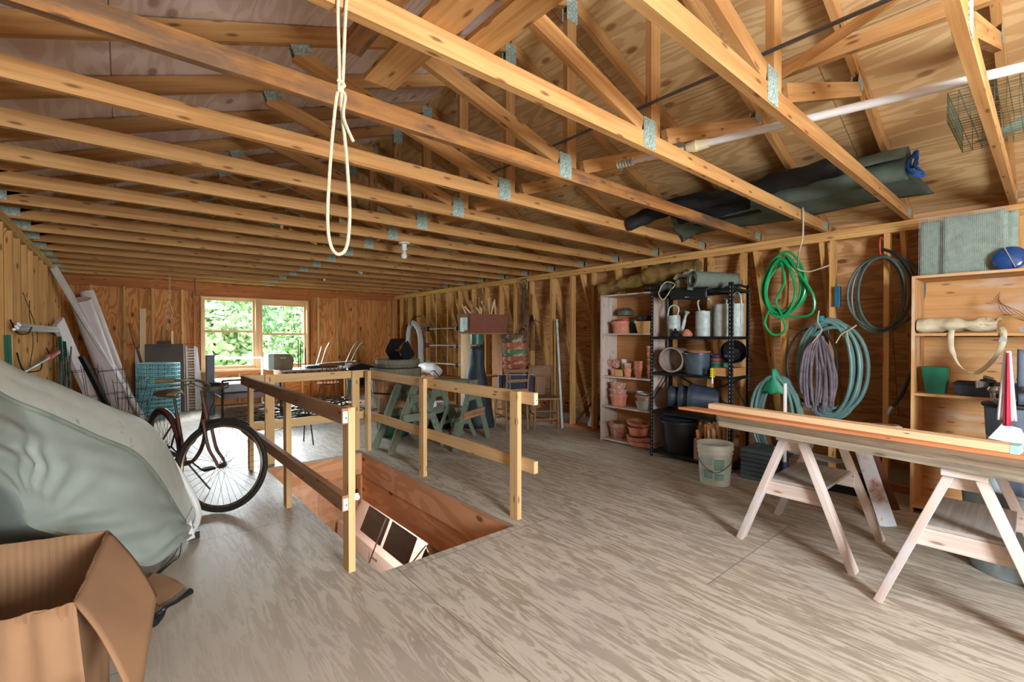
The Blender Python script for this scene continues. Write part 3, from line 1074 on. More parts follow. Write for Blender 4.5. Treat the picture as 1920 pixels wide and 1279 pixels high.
h1_ = sawhorse()
h1_.location = (3.165, 1.048, 0)
h1_['label'] = 'pale wooden sawhorse with shelf nearer the white bucket, left of the pair'
dup(h1_, (2.955, .262, 0), 0.02, label='pale wooden sawhorse with shelf at the right edge, in front of the ribbed steel tub')

M_greyplank = wood('weathered_grey_plank', (164, 152, 132), (112, 102, 88), knot=(80, 70, 58), contrast=1.2, stain=(96, 88, 76), stain_amt=0.25)
M_pine = wood('fresh_pine', (234, 204, 162), (218, 180, 132), kn=.5)
M_cedar = wood('reddish_cedar', (206, 140, 92), (176, 108, 66), kn=.4)
tag(MB().prism([(3.09, 1.47, .75), (3.36, 1.62, .75), (3.50, 1.47, .75), (3.20, -.75, .75), (2.70, -.75, .75)], (0, 0, .04)).build('plank', M_greyplank, bevel=.003), 'wide weathered grey plank lying across both sawhorses', 'plank')
tag(MB().prism([(3.32, 1.90, .791), (3.43, 1.84, .791), (3.20, -.75, .791), (3.075, -.75, .791)], (0, 0, .018)).build('board', M_cedar, bevel=.002), 'thin reddish board with a pointed end on top of the grey plank', 'board')
bd = MB().beam((3.46, 1.70, .829), (3.225, .10, .829), .089, .038).build('board', M_pine, bevel=.002)
tag(bd, 'pale pine board with a light-blue painted end, topmost on the sawhorse planks', 'board')
MB().beam((3.2285, .124, .829), (3.2245, .096, .829), .091, .040).build('painted_end', paint('pale_blue_paint', (170, 220, 225), rough=.5), bd, label='light-blue painted end')
tag(MB().prism([(3.49, 1.72, .791), (3.55, 1.70, .791), (3.46, .9, .791), (3.42, .9, .791)], (0, 0, .020)).build('board', M_horse, bevel=.002), 'short greyish board just behind the pale pine board on the sawhorses', 'board')
# ------------------------------------------------------------------ pots, pails and cans (prototypes, opening upwards)
M_olivebox = wood('thin_basket_wood', (206, 166, 104), (176, 134, 78), kn=0)
M_shelf_old = wood('whitewashed_shelf_wood', (206, 196, 184), (172, 156, 142), knot=(120, 95, 75), stain=(190, 138, 92), stain_amt=0.35, vary=.03)
M_shelf_in = wood('shelf_plywood', (196, 146, 96), (164, 112, 66), knot=(110, 70, 40), vary=.03, kn=.5)


def pot_bm(r, h, rim=True, taper=.68, th=.008, n=26):
    b = MB()
    if rim:
        p = [(0, 0), (r * taper, 0), (r * .90, h * .76), (r, h * .77), (r * 1.0, h), (r - th, h), (r * .86, h * .72), (r * taper - th, th), (0, th)]
    else:
        p = [(0, 0), (r * taper, 0), (r, h), (r - th, h), (r * taper - th, th), (0, th)]
    return b.lathe(p, n=n)


def pot(name, r, h, loc, mat, label, cat='flower pot', group=None, rim=True, taper=.68, rot=None):
    o = pot_bm(r, h, rim, taper).build(name, mat, smooth=True, origin=(0, 0, 0))
    o.location = loc
    if rot:
        o.rotation_euler = rot
    return tag(o, label, cat, group)


def saucer(r, h, loc, mat, label, group=None, rot=None):
    o = MB().lathe([(0, 0), (r * .86, 0), (r, h), (r - .01, h), (r * .84, .01), (0, .01)], n=30).build('plant_saucer', mat, smooth=True, origin=(0, 0, 0))
    o.location = loc
    if rot:
        o.rotation_euler = rot
    return tag(o, label, 'saucer', group)


# ------------------------------------------------------------------ whitewashed open shelf unit
X0, X1, Y0, Y1 = 4.79, 5.125, 3.06, 3.85
un = thing('shelf_unit', 'narrow whitewashed wooden shelf unit full of clay pots', 'shelf unit', ((X0 + X1) / 2, (Y0 + Y1) / 2, 0))
LEV = [.03, .455, .84, 1.39, 1.885]
for y in (Y0 + .01, Y1 - .01):
    MB().slab(X0, X1, y - .01, y + .01, 0, 1.90, ua=2, world_uv=False).build('side_panel', M_shelf_old, un, bevel=.001)
MB().slab(X1 - .008, X1, Y0 + .02, Y1 - .02, .02, 1.88, ua=1, world_uv=False).build('back_panel', M_shelf_in, un)
for z in LEV:
    MB().slab(X0, X1 - .01, Y0 + .02, Y1 - .02, z - .009, z + .009, ua=1, world_uv=False).build('shelf', M_shelf_old, un)
Z = [l + .0095 for l in LEV]
# top compartment
pot('flower_pot', .135, .155, (4.93, 3.615, Z[3]), M_terra, 'wide clay pot holding a pink net on the top shelf of the whitewashed unit', taper=.8)
MP = paint('pink_net', (206, 84, 96), rough=.8, var=.2)
t_ = MB()
rg = random.Random(3)
for i in range(12):
    a = rg.uniform(0, 6)
    t_.tube(spline([(4.93 + .09 * cos(a + j) * rg.uniform(.5, 1), 3.60 + .10 * sin(a + j * 1.3), Z[3] + .16 + .018 * rg.random()) for j in range(7)], 5), .008, 5)
tag(t_.build('pink_net', MP, smooth=True), 'bundle of pink netting heaped on the wide clay pot', 'netting')
tag(MB().lathe([(0, 0), (.11, 0), (.105, .05), (.06, .09), (0, .10)], n=20).build('green_bowl', paint('olive_bowl', (92, 98, 78), rough=.6), smooth=True, origin=(0, 0, 0)), 'upturned olive bowl behind the pink netting', 'bowl').location = (5.0, 3.60, Z[3] + .235)
pot('plastic_pot', .10, .22, (5.0, 3.30, Z[3]), M_black, 'dark plastic nursery pot behind the slatted basket', cat='plant pot')
pot('plastic_pot', .085, .17, (4.99, 3.47, Z[3]), paint('dark_green_plastic', (40, 66, 60), rough=.4), 'dark green plastic pot between the clay pot and the basket', cat='plant pot')
bk = thing('basket', 'small square basket of thin pale wood on the top shelf of the whitewashed unit', 'basket', (4.90, 3.18, Z[3]))
for i in range(4):
    a = i * pi / 2
    M_ = Tm(4.88, 3.215, Z[3]) @ Rz(a)
    MB().prism([(-.075, -.075, .002), (.075, -.075, .002), (.10, -.10, .145), (-.10, -.10, .145)], (0, .004, 0)).xf(M_).build('slat_side', M_olivebox, bk)
MB().slab(4.81, 4.95, 3.145, 3.285, Z[3] + .001, Z[3] + .005).build('base', M_olivebox, bk)
for i in range(4):
    M_ = Tm(4.88, 3.215, Z[3]) @ Rz(i * pi / 2)
    MB().box((0, -.104, .135), (.208, .005, .018)).xf(M_).build('rim_band', M_olivebox, bk)
# second compartment: little pots
gp = 'little clay pots on the second shelf of the whitewashed unit'
for i, (x, y, r, h, m_) in enumerate([(4.90, 3.72, .05, .085, 0), (4.98, 3.78, .05, .08, 1), (4.90, 3.50, .055, .10, 0), (4.99, 3.45, .06, .12, 1), (4.89, 3.34, .048, .07, 0)]):
    pot('flower_pot', r, h, (x, y, Z[2]), (M_terra, M_terra_pale)[m_],
        ['small clay pot nearest the left panel on the second shelf', 'pale small clay pot at the back left of the second shelf', 'small clay pot in the middle of the second shelf under another pot',
         'larger pale clay pot at the back middle of the second shelf', 'lowest small clay pot in front of the two-pot pile, second shelf'][i], group=gp)
pot('flower_pot', .06, .10, (4.90, 3.50, Z[2] + .075), M_terra_pale, 'clay pot stacked on the middle pot of the second shelf', group=gp)
pot('flower_pot', .058, .10, (4.89, 3.34, Z[2] + .055), M_terra, 'clay pot standing in a lower pot, second of the short pile', group=gp)
pot('flower_pot', .058, .10, (4.89, 3.34, Z[2] + .105), M_terra, 'topmost clay pot of the short pile on the second shelf', group=gp)
for i in range(5):
    pot('flower_pot', .052 + .002 * i, .095, (4.88, 3.15, Z[2] + .075 * i), M_terra if i % 2 else M_terra_pale,
        ['lowest', 'second', 'third', 'fourth', 'topmost'][i] + ' clay pot in the tall pile at the right end of the second shelf', group='tall pile of small clay pots')
for i, (y, rx) in enumerate(((3.79, 1.2), (3.70, 1.35))):
    saucer(.06, .018, (4.92, y, Z[2] + .15), M_terra_pale, ['clay saucer leaning edge-up against the left panel, second shelf', 'clay saucer leaning beside the other upright saucer, second shelf'][i], rot=(0, rx, .3))
tag(MB().slab(4.86, 4.96, 3.57, 3.67, Z[2], Z[2] + .085).build('seedling_box', M_olivebox, bevel=.002), 'little wooden seedling box among the small clay pots', 'box')
tag(MB().lathe([(0, 0), (.032, 0), (.04, .13), (.034, .13), (.028, .01), (0, .01)], n=16).build('glass_jar', paint('cloudy_glass', (200, 205, 200), rough=.2), smooth=True, origin=(0, 0, 0)), 'cloudy glass votive cup beside the small seedling box', 'glass').location = (4.96, 3.60, Z[2] + .086)
# third compartment
for i, (r, h) in enumerate(((.115, .15), (.12, .09), (.105, .10))):
    pot('flower_pot', r, h, (4.93 - .01 * i, 3.66, Z[1] + (0, .13, .20)[i]), (M_terra, M_terra_pale, M_terra_pale)[i],
        ['orange clay pot at the bottom of the three-pot stack', 'pale clay pot in the middle of the three-pot stack', 'pale clay pot on top of the three-pot stack'][i], taper=.8)
for i, (r, h, m_, lab) in enumerate(((.12, .11, paint('mossy_bowl', (150, 150, 132), rough=.9, dirt=(110, 120, 95), dirt_amt=.3), 'mossy grey bowl pot at the base of the right stack, third shelf'),
                                     (.12, .09, M_terra_pale, 'clay bowl pot above the mossy one, third shelf'))):
    pot('flower_pot', r, h, (4.91, 3.25, Z[1] + .085 * i), m_, lab, taper=.7, rim=(i == 1))
saucer(.09, .02, (4.90, 3.27, Z[1] + .185), paint('pale_blue_dish', (188, 200, 208), rough=.4), 'pale blue dish tilted on top of the bowl pots', rot=(.15, .08, 0))
saucer(.07, .02, (4.95, 3.18, Z[1] + .18), M_terra, 'small clay saucer behind the pale blue dish', rot=(-.1, .0, 0))
# bottom compartment
for i, (r, h, y) in enumerate(((.20, .055, 3.20), (.185, .05, 3.24))):
    saucer(r, h, (4.86, y + .03, Z[0] + .05 * i + .002), M_terra, ['largest clay saucer on the bottom shelf', 'second clay saucer lying in the largest one'][i])
pot('flower_pot', .135, .10, (4.88, 3.32, Z[0] + .105), M_terra, 'clay bowl pot standing in the stacked saucers', taper=.8)
saucer(.15, .04, (4.88, 3.33, Z[0] + .225), M_terra, 'clay saucer tilted on top of the bowl pot, bottom shelf', rot=(.12, 0, 0))
pot('flower_pot', .14, .20, (4.96, 3.68, Z[0]), M_terra_pale, 'clay pot at the back left corner of the bottom shelf')
tag(MB().lathe([(.055, 0), (.06, 0), (.06, .012), (.055, .012), (.055, 0)], n=18).build('clay_ring', M_terra, smooth=True, origin=(0, 0, 0)), 'small clay ring leaning on the rim of the big saucers', 'ring').location = (4.74, 3.095, .10)
bpy.data.objects['clay_ring'].rotation_euler = (0, 1.3, .3)

# ------------------------------------------------------------------ black steel rack
rk = thing('storage_rack', 'black slotted-steel storage rack with pails and watering cans', 'rack', (4.8, 2.52, 0))
RX0, RX1, RY0, RY1 = 4.60, 5.01, 2.06, 2.975
RL = [.07, .52, .955, 1.36, 1.845]
M_slot = paint('slot_edge', (170, 186, 192), rough=.4, metal=.5)
for x in (RX0, RX1):
    for y in (RY0, RY1):
        sx = 1 if x == RX0 else -1
        sy = 1 if y == RY0 else -1
        p_ = MB()
        p_.slab(min(x, x + sx * .035), max(x, x + sx * .035), y - .0015, y + .0015, 0, 1.90)
        p_.slab(x - .0015, x + .0015, min(y, y + sy * .035), max(y, y + sy * .035), 0, 1.90)
        po = p_.build('post', M_blackmetal, rk)
        q_ = MB()
        for i in range(46):
            z = .03 + i * .0405
            q_.box((x - sx * .0026, y + sy * .018, z), (.001, .007, .016))
            q_.box((x + sx * .018, y - sy * .0026, z), (.007, .001, .016))
        q_.build('slots', M_slot, po)
for z in RL:
    s_ = MB()
    s_.slab(RX0 + .002, RX1 - .002, RY0 + .002, RY1 - .002, z - .002, z)
    s_.slab(RX0 + .002, RX0 + .005, RY0 + .002, RY1 - .002, z - .03, z)
    s_.slab(RX1 - .005, RX1 - .002, RY0 + .002, RY1 - .002, z - .03, z)
    s_.slab(RX0 + .002, RX1 - .002, RY0 + .002, RY0 + .005, z - .03, z)
    s_.slab(RX0 + .002, RX1 - .002, RY1 - .005, RY1 - .002, z - .03, z)
    s_.build('shelf', M_blackmetal, rk)
for a, b in ((((RX1, RY0, .52), (RX1, RY1, .95))), (((RX1, RY1, .52), (RX1, RY0, .95))), (((RX0, RY0, 1.10), (RX1, RY0, 1.28))), (((RX0 + .01, RY0, .93), (RX1, RY0, .56))), (((RX0, RY1, .60), (RX1, RY1, .93)))):
    MB().beam(a, b, .003, .016).build('brace', M_blackmetal, rk)

# watering cans
M_can = M_galvlight


def watering_can(r, h, label, loc, rot, spout=True, tall=False, body=.0, cover=False, handle_h=.12):
    t = thing('watering_can', label, 'watering can', group='galvanised watering cans on the black rack')
    MB().lathe([(0, 0), (r * .98, 0), (r, .01), (r, h * .3), (r * 1.02, h * .31), (r, h * .33), (r, h * .8), (r * 1.02, h * .81), (r, h * .83), (r * .97, h), (r * .9, h), (r * .9, h * .96), (0, h * .955)], n=26).build('body', M_can, t, smooth=True)
    MB().tube(spline([(r * .5, 0, h), (r * .7, 0, h + handle_h * .7), (0, 0, h + handle_h), (-r * .8, 0, h + handle_h * .7), (-r * 1.05, 0, h * .85), (-r, 0, h * .35)], 7), .009, 7).build('handle', M_can, t, smooth=True)
    if spout:
        MB().tube(spline([(r * .9, 0, h * .12), (r * 1.3, 0, h * .35), (r * 1.7, 0, h * .85), (r * 1.95, 0, h * 1.08)], 6), [.024] * 6 + [.02] * 6 + [.014] * 7, 10).build('spout', M_can, t, smooth=True)
        MB().tube([(r * 1.92, 0, h * 1.04), (r * 2.1, 0, h * 1.20)], [.015, .034], 12).build('sprinkler_rose', M_can, t, smooth=True)
    MB().tube([(r * .8 * cos(a), r * .8 * sin(a), h + .002 + 0 * a) for a in [-pi / 2 + pi * i / 10 for i in range(11)]], .006, 6).build('top_rim', M_can, t, smooth=True)
    t.location = loc
    t.rotation_euler = (0, 0, rot)
    return t


z3 = RL[3] + .001
watering_can(.068, .235, 'small watering can with a side spout, leftmost of the four cans', (4.80, 2.80, z3), -1.2)
watering_can(.085, .27, 'watering can with a strap handle in the middle of the row', (4.80, 2.45, z3), 2.2, spout=False, handle_h=.15)
watering_can(.09, .33, 'tall lidded can with a big side handle', (4.78, 2.23, z3), -2.2, spout=False, handle_h=.06)
watering_can(.075, .34, 'tallest can with a thin wire bail, behind the front rack post', (4.90, 2.15, z3), 1.1, spout=False, handle_h=.12)
tag(MB().lathe([(0, 0), (.05, 0), (.06, .02), (.045, .05), (.02, .075), (0, .08)], n=18).build('clay_cover', M_terra, smooth=True, origin=(0, 0, 0)), 'small round clay lid between the watering cans', 'lid').location = (4.72, 2.60, z3)
tag(MB().lathe([(0, 0), (.04, 0), (.05, .03), (.03, .06), (.012, .07), (.018, .085), (0, .09)], n=18).build('dark_ornament', M_black, smooth=True, origin=(0, 0, 0)), 'shiny dark knob-shaped object in front of the small watering can', 'knob').location = (4.67, 2.71, z3)
# middle rack shelf
z2 = RL[2] + .001
M_stone = paint('stoneware_grey', (150, 136, 124), rough=.8, var=.12, scale=14)
o = MB().lathe([(0, 0), (.125, 0), (.135, .02), (.14, .27), (.125, .27), (.118, .02), (0, .015)], n=30).build('crock', M_stone, smooth=True, origin=(0, 0, 0))
o.location = (4.93, 2.79, z2 + .145)
o.rotation_euler = (0, -pi / 2, .12)
tag(o, 'grey-brown crock lying on its side with its mouth to the room', 'crock')
M_bluegrey = paint('blue_grey_enamel', (78, 96, 108), rough=.35, metal=.3, var=.25, scale=10, dirt=(50, 56, 60), dirt_amt=.3)
o = MB().lathe([(0, 0), (.12, 0), (.15, .21), (.158, .215), (.158, .225), (.145, .225), (.115, .012), (0, .012)], n=30).build('bucket', M_bluegrey, smooth=True, origin=(0, 0, 0))
o.location = (4.77, 2.50, z2)
tag(o, 'blue-grey speckled metal bucket in the middle of the rack', 'bucket')
saucer(.13, .02, (4.79, 2.50, z2 + .228), M_terra, 'clay saucer resting on the blue-grey bucket')
for i, (c_, r) in enumerate((((58, 120, 104), .085), ((60, 126, 108), .088), ((168, 84, 84), .09), ((70, 64, 96), .092))):
    pot('plastic_pot', r, .10, (4.80, 2.275, z2 + .038 * i), paint('pot_colour_%d' % i, c_, rough=.5),
        ['dark green pot at the bottom of the coloured stack', 'green pot, second of the coloured stack', 'red pot, third of the coloured stack', 'violet pot on top of the coloured stack'][i], cat='plant pot')
o = MB().lathe([(0, 0), (.07, 0), (.125, .10), (.12, .10), (.065, .006), (0, .006)], n=26).build('funnel_pan', M_blackmetal, smooth=True, origin=(0, 0, 0))
o.location = (4.84, 2.15, z2 + .22)
o.rotation_euler = (0.3, -1.25, .1)
tag(o, 'dark round pan propped on edge above the wooden block on the rack', 'pan')
tag(MB().slab(4.63, 4.95, 2.07, 2.25, z2, z2 + .085).build('wooden_block', M_shelf_in, bevel=.003), 'low wooden box under the dark round pan', 'box')
yf = thing('yellow_clip', 'small yellow pronged clip hanging from the rack shelf edge', 'clip', (4.595, 2.25, .98))
q_ = MB()
for i in range(5):
    for s_ in (-1, 1):
        q_.box((4.592, 2.25 + s_ * .014, .95 + i * .019), (.010, .018, .012))
q_.box((4.592, 2.25, .99), (.010, .016, .10))
q_.build('prongs', paint('yellow_plastic', (226, 208, 40), rough=.4), yf, bevel=.002)
MB().tube([(4.590, 2.25, .94), (4.590, 2.25, .88)], .008, 8).build('shank', M_white, yf, smooth=True)
# lower rack shelf: nursery pots on their side
M_navy = paint('blue_black_plastic', (48, 60, 74), rough=.42, var=.2)
z1 = RL[1] + .001
for i, (r, h, y, x, lab) in enumerate(((.155, .30, 2.38, 4.80, 'largest blue-black nursery pot lying on its side on the rack'), (.135, .22, 2.55, 4.78, 'blue-black nursery pot nested in the largest one'), (.115, .20, 2.66, 4.76, 'smallest of the nested blue-black nursery pots, mouth outwards'))):
    o = MB().lathe([(0, 0), (r * .78, 0), (r * .97, h * .86), (r * 1.04, h * .87), (r * 1.04, h), (r * .95, h), (r * .74, .01), (0, .01)], n=30).build('nursery_pot', M_navy, smooth=True, origin=(0, 0, 0))
    o.rotation_euler = (-pi / 2 + .04, 0, .38)
    o.location = (x, y - .10 + .02 * i, z1 + .165)
    tag(o, lab, 'plant pot', 'nested nursery pots lying on the rack')
# bottom rack shelf
o = MB().lathe([(0, 0), (.165, 0), (.20, .32), (.215, .325), (.215, .35), (.205, .35), (.19, .32), (.155, .01), (0, .01)], n=34).build('rubber_bin', M_black, smooth=True, origin=(0, 0, 0))
o.location = (4.81, 2.74, RL[0] + .001)
tag(o, 'large black round bin on the bottom of the rack', 'bin')
o = MB().lathe([(0, 0), (.20, 0), (.215, .012), (.20, .02), (0, .03)], n=34).build('bin_cover', M_navy, smooth=True, origin=(0, 0, 0))
o.location = (4.80, 2.73, RL[0] + .37)
o.rotation_euler = (0, -.08, 0)
tag(o, 'dark lid resting crooked on the black bin', 'lid')
cb = thing('kindling_box', 'open cardboard box of wooden stakes on the bottom of the rack', 'box', (4.75, 2.28, RL[0]))
for a, b in (((4.585, 2.12), (4.585, 2.44)), ((4.90, 2.12), (4.90, 2.44)), ((4.585, 2.44), (4.90, 2.44)), ((4.585, 2.12), (4.90, 2.12))):
    MB().slab(min(a[0], b[0]) - .003, max(a[0], b[0]) + .003, min(a[1], b[1]) - .003, max(a[1], b[1]) + .003, RL[0] + .001, RL[0] + .22).build('side_panel', M_card, cb)
rg = random.Random(11)
SK = [M_pine, M_cedar, M_shelf_in]
for i in range(40):
    x, y = rg.uniform(4.62, 4.87), rg.uniform(2.15, 2.41)
    tx, ty = rg.uniform(-.03, .03), rg.uniform(-.01, .05)
    h = rg.uniform(.30, .40)
    o = MB().beam((x, y, RL[0] + .004), (x + tx, y + ty, RL[0] + h), rg.uniform(.012, .02), rg.uniform(.02, .03)).build('wooden_stake', SK[i % 3])
    tag(o, 'split wooden stake standing in the kindling box on the rack', 'stake', 'wooden stakes in the kindling box')

# on top of rack and unit
M_olive = paint('olive_tarpaulin', (134, 108, 60), rough=.35, var=.3, scale=8, bump=.3, spec=.5)
pts = [(4.97, 3.98, 1.99), (4.98, 3.70, 2.03), (4.97, 3.40, 2.06), (4.96, 3.12, 2.11), (4.96, 2.80, 2.12), (4.98, 2.60, 2.12)]
sp_ = spline(pts, 10)
tp = MB()
tp.tube(sp_, [.082 + .02 * noise.noise(Vector((i * .3, 0, 0))) + (.025 if i > 24 else 0) for i in range(len(sp_))], 22)
for i in range(len(tp.v)):
    p = tp.v[i]
    tp.v[i] = p + Vector((noise.noise(p * 9), noise.noise(p * 11 + Vector((3, 0, 0))), noise.noise(p * 8 + Vector((0, 5, 0))))) * .022
tag(tp.build('rolled_tarpaulin', M_olive, smooth=True), 'long olive-brown tarpaulin bundle across the tops of both shelf units', 'tarpaulin')


def roll(name, c0, c1, r0, r1, turns, th, mat, label, cat, flap=None, nseg=90, xs=1.0):
    """spirally rolled sheet between c0 and c1"""
    c0, c1 = Vector(c0), Vector(c1)
    d = (c1 - c0).normalized()
    up = Vector((0, 0, 1))
    e1 = d.cross(up).normalized()
    e2 = e1.cross(d)

    def f(u, v):
        a = u * turns * 2 * pi
        r = r0 + (r1 - r0) * u
        return c0.lerp(c1, v) + (e1 * cos(a) * xs + e2 * sin(a)) * r
    b = MB().grid(f, nseg, 12)
    if flap:
        a = turns * 2 * pi
        base = lambda v: c0.lerp(c1, v) + (e1 * cos(a) * xs + e2 * sin(a)) * r1
        fv = Vector(flap)
        b.grid(lambda u, v: base(v) + fv * u + Vector((0, 0, -.02 * sin(pi * u) * v)), 6, 12)
    o = b.build(name, mat, smooth=True, solid=th)
    return tag(o, label, cat)


M_mat = paint('grey_green_carpet', (110, 120, 108), rough=.95, var=.12, scale=50)
roll('rolled_mat', (4.53, 2.44, 1.955), (4.98, 2.20, 1.94), .045, .092, 2.6, .007, M_mat, 'grey-green carpet roll showing its spiral end on top of the rack', 'mat', flap=(-.05, -.02, -.05))
roll('rolled_liner', (4.68, 2.93, 1.915), (4.92, 2.78, 1.93), .018, .062, 3.2, .004, paint('dark_liner', (62, 66, 60), rough=.6), 'small dark liner roll at the left end of the rack top', 'liner roll')
roll('rolled_hose_mat', (4.62, 3.03, 1.915), (4.90, 2.95, 1.915), .008, .026, 2.2, .004, M_black, 'thin black roll lying where the two shelf tops meet', 'roll')
mt = thing('car_mat', 'black rubber mat with a white tag hanging over the top rack edge', 'mat', (4.59, 2.50, 1.80))
MB().grid(lambda u, v: Vector((4.588 - .02 * sin(v * 3), 2.72 - .42 * u, 1.875 - .125 * v + .01 * sin(u * 6))), 14, 8).build('sheet', M_black, mt, smooth=True, solid=.006)
MB().slab(4.571, 4.574, 2.45, 2.54, 1.775, 1.80).build('white_tag', M_white, mt)
tag(MB().tube(spline([(4.63, 2.88, 1.88), (4.58, 2.86, 1.83), (4.572, 2.81, 1.765), (4.572, 2.76, 1.80), (4.58, 2.72, 1.86), (4.64, 2.70, 1.93), (4.65, 2.80, 1.97), (4.64, 2.86, 1.93)], 7, closed=True), .006, 6, closed=True).build('white_string', M_rope, smooth=True),
    'loop of pale cord dangling over the rack top beside the black mat', 'string')
cl = MB().grid(lambda u, v: Vector((4.74 + .12 * u, 2.78 - .32 * v, 2.02 + .06 * sin(3 * u) * sin(3 * v) + .05 * noise.noise(Vector((u * 5, v * 6, 2))))), 18, 18)
tag(cl.build('white_cloth', paint('pale_cloth', (196, 194, 180), rough=.9, var=.08), smooth=True, solid=.01), 'crumpled pale cloth between the olive tarpaulin and the carpet roll', 'cloth')
tag(MB().lathe([(0, 0), (.045, 0), (.055, .10), (.04, .12), (0, .125)], n=18).build('beige_canister', paint('beige_can', (150, 144, 118), rough=.6), smooth=True, origin=(0, 0, 0)), 'beige canister on the rack top beside the cord loop', 'canister').location = (4.75, 2.70, RL[4] + .03)
tag(MB().tube(spline([(4.72, 2.11, 1.86), (4.80, 2.09, 1.885), (4.90, 2.08, 1.88), (4.99, 2.085, 1.875)], 5), .014, 6).build('black_strap', M_black, smooth=True), 'folded black strap on the right end of the rack top', 'strap')
o = MB().lathe([(.0, 0), (.03, 0), (.045, .01), (.035, .02), (0, .022)], n=18).build('red_tape_roll', paint('dark_red_tape', (110, 40, 34), rough=.5), smooth=True, origin=(0, 0, 0))
o.location = (5.12, 2.60, 1.62)
o.rotation_euler = (0, -pi / 2, 0)
tag(o, 'dark red roll hung on a stud behind the watering cans', 'tape')

# ------------------------------------------------------------------ white pail in front of the rack
M_pail = paint('dirty_white_pail', (206, 214, 204), rough=.5, var=.06, scale=8)
M_pail_lab = paint('faded_teal_print', (120, 176, 168), rough=.6, var=.15, scale=12)
bu = thing('bucket', 'dirty white plastic bucket with faded teal print and wire bail in front of the rack', 'bucket', (4.28, 2.085, 0))
rb, hb = .150, .375
bu.location = (4.20, 2.03, 0)
ORG[bu.name] = (4.20, 2.03, 0)
cx, cy = 4.20, 2.03
MB().lathe([(0, 0), (.125, 0), (.13, .008), (.146, hb - .09), (.156, hb - .088), (.150, hb - .08), (.152, hb - .05), (.160, hb - .048), (.153, hb - .04), (.155, hb - .01), (.162, hb - .004), (.162, hb), (.152, hb), (.128, .012), (0, .012)], (cx, cy, 0), n=40).build('body', M_pail, bu, smooth=True)


def pail_patch(a0, a1, z0, z1, mat, nm='printed_label'):
    f = lambda u, v: Vector((cx, cy, 0)) + Vector((cos(a0 + (a1 - a0) * u), sin(a0 + (a1 - a0) * u), 0)) * (.1285 + (.018) * ((z0 + (z1 - z0) * v) / (hb - .09)) + .0026) + Vector((0, 0, z0 + (z1 - z0) * v))
    return MB().grid(f, 10, 2).build(nm, mat, bu, smooth=True)


fa = math.atan2(-cy, -cx)      # side towards the room
M_pl2 = paint('faded_print_pale', (176, 206, 196), rough=.6, var=.1)
for i, (a0, a1, z0, z1, m_) in enumerate(((-.05, .55, .15, .25, M_pail_lab), (-.05, .55, .06, .12, M_pail_lab), (-.75, -.15, .19, .26, M_pl2), (-.75, -.15, .07, .15, M_pail_lab), (.62, .9, .06, .25, M_pl2), (-1.15, -.85, .08, .26, M_pl2))):
    pail_patch(fa + a0, fa + a1, z0, z1, m_)
for z in (.245, .225, .205, .185, .165, .11, .09):
    pail_patch(fa - .70, fa - .2, z, z + .005, M_pail, 'print_line')
    pail_patch(fa + .02, fa + .48, z - .02, z - .016, M_pail, 'print_line')
sd_ = Vector((-sin(fa), cos(fa), 0))
fw = Vector((cos(fa), sin(fa), 0))
MB().tube(spline([Vector((cx, cy, .30)) - sd_ * .158, Vector((cx, cy, .22)) - sd_ * .13 + fw * .10, Vector((cx, cy, .145)) - sd_ * .04 + fw * .155, Vector((cx, cy, .145)) + sd_ * .04 + fw * .155, Vector((cx, cy, .22)) + sd_ * .13 + fw * .10, Vector((cx, cy, .30)) + sd_ * .158], 8), .0028, 6).build('wire_bail', M_spoke, bu, smooth=True)

# ------------------------------------------------------------------ hoses on the right wall
M_hose_g = paint('bright_green_hose', (22, 158, 92), rough=.3, var=.18, scale=6, spec=.6)
M_hose_t = paint('grey_teal_hose', (98, 134, 130), rough=.4, var=.15, scale=6)
M_hose_k = paint('black_hose', (38, 42, 44), rough=.35, var=.2)
M_hose_d = paint('dark_green_grey_hose', (72, 88, 82), rough=.4, var=.15)


def coil_pts(c, ry, rz, n, seed, jit=.02, step=14, dx=.03, sag=.0, ph=pi / 2):
    rg = random.Random(seed)
    out = []
    lo = None
    for k in range(n):
        jy, jz, oy, oz = rg.uniform(-jit, jit), rg.uniform(-jit, jit), rg.uniform(-jit, jit) * .8, rg.uniform(-jit, 0) * .8
        nx = (jy, jz, oy, oz, rg.uniform(-dx, dx))
        if lo is None:
            lo = nx
        for i in range(step):
            t = i / step
            s_ = [lo[q] * (1 - t) + nx[q] * t for q in range(5)]
            a = ph - 2 * pi * t
            z = (rz + s_[1]) * sin(a)
            out.append(Vector((c[0] + s_[4], c[1] + s_[2] + (ry + s_[0]) * cos(a) * (1 - sag * max(0, sin(a))), c[2] + s_[3] * (1 if z < 0 else .2) + z)))
        lo = nx
    return out


# bright green hose
P_ = coil_pts((5.02, 1.745, 1.875), .165, .285, 8, 5, .055, dx=.035, sag=.25)
P_ += [Vector(p) for p in ((5.0, 1.70, 2.14), (4.98, 1.60, 1.98), (4.97, 1.47, 1.75), (4.98, 1.48, 1.58), (5.0, 1.62, 1.55))]
P_ += coil_pts((5.0, 1.78, 1.84), .14, .29, 2, 9, .03, dx=.02, sag=.3, ph=-pi * .4)
P_ += [Vector(p) for p in ((4.98, 1.86, 1.62), (4.98, 1.90, 1.50), (4.98, 1.85, 1.40), (4.98, 1.78, 1.375), (4.98, 1.71, 1.43), (4.985, 1.74, 1.56), (4.99, 1.80, 1.72), (4.99, 1.72, 1.90), (4.99, 1.76, 2.10))]
gh = MB().tube(spline(P_, 3), .0115, 7).build('garden_hose', M_hose_g, smooth=True)
tag(gh, 'bright green garden hose coiled on a nail high on the right wall', 'hose')
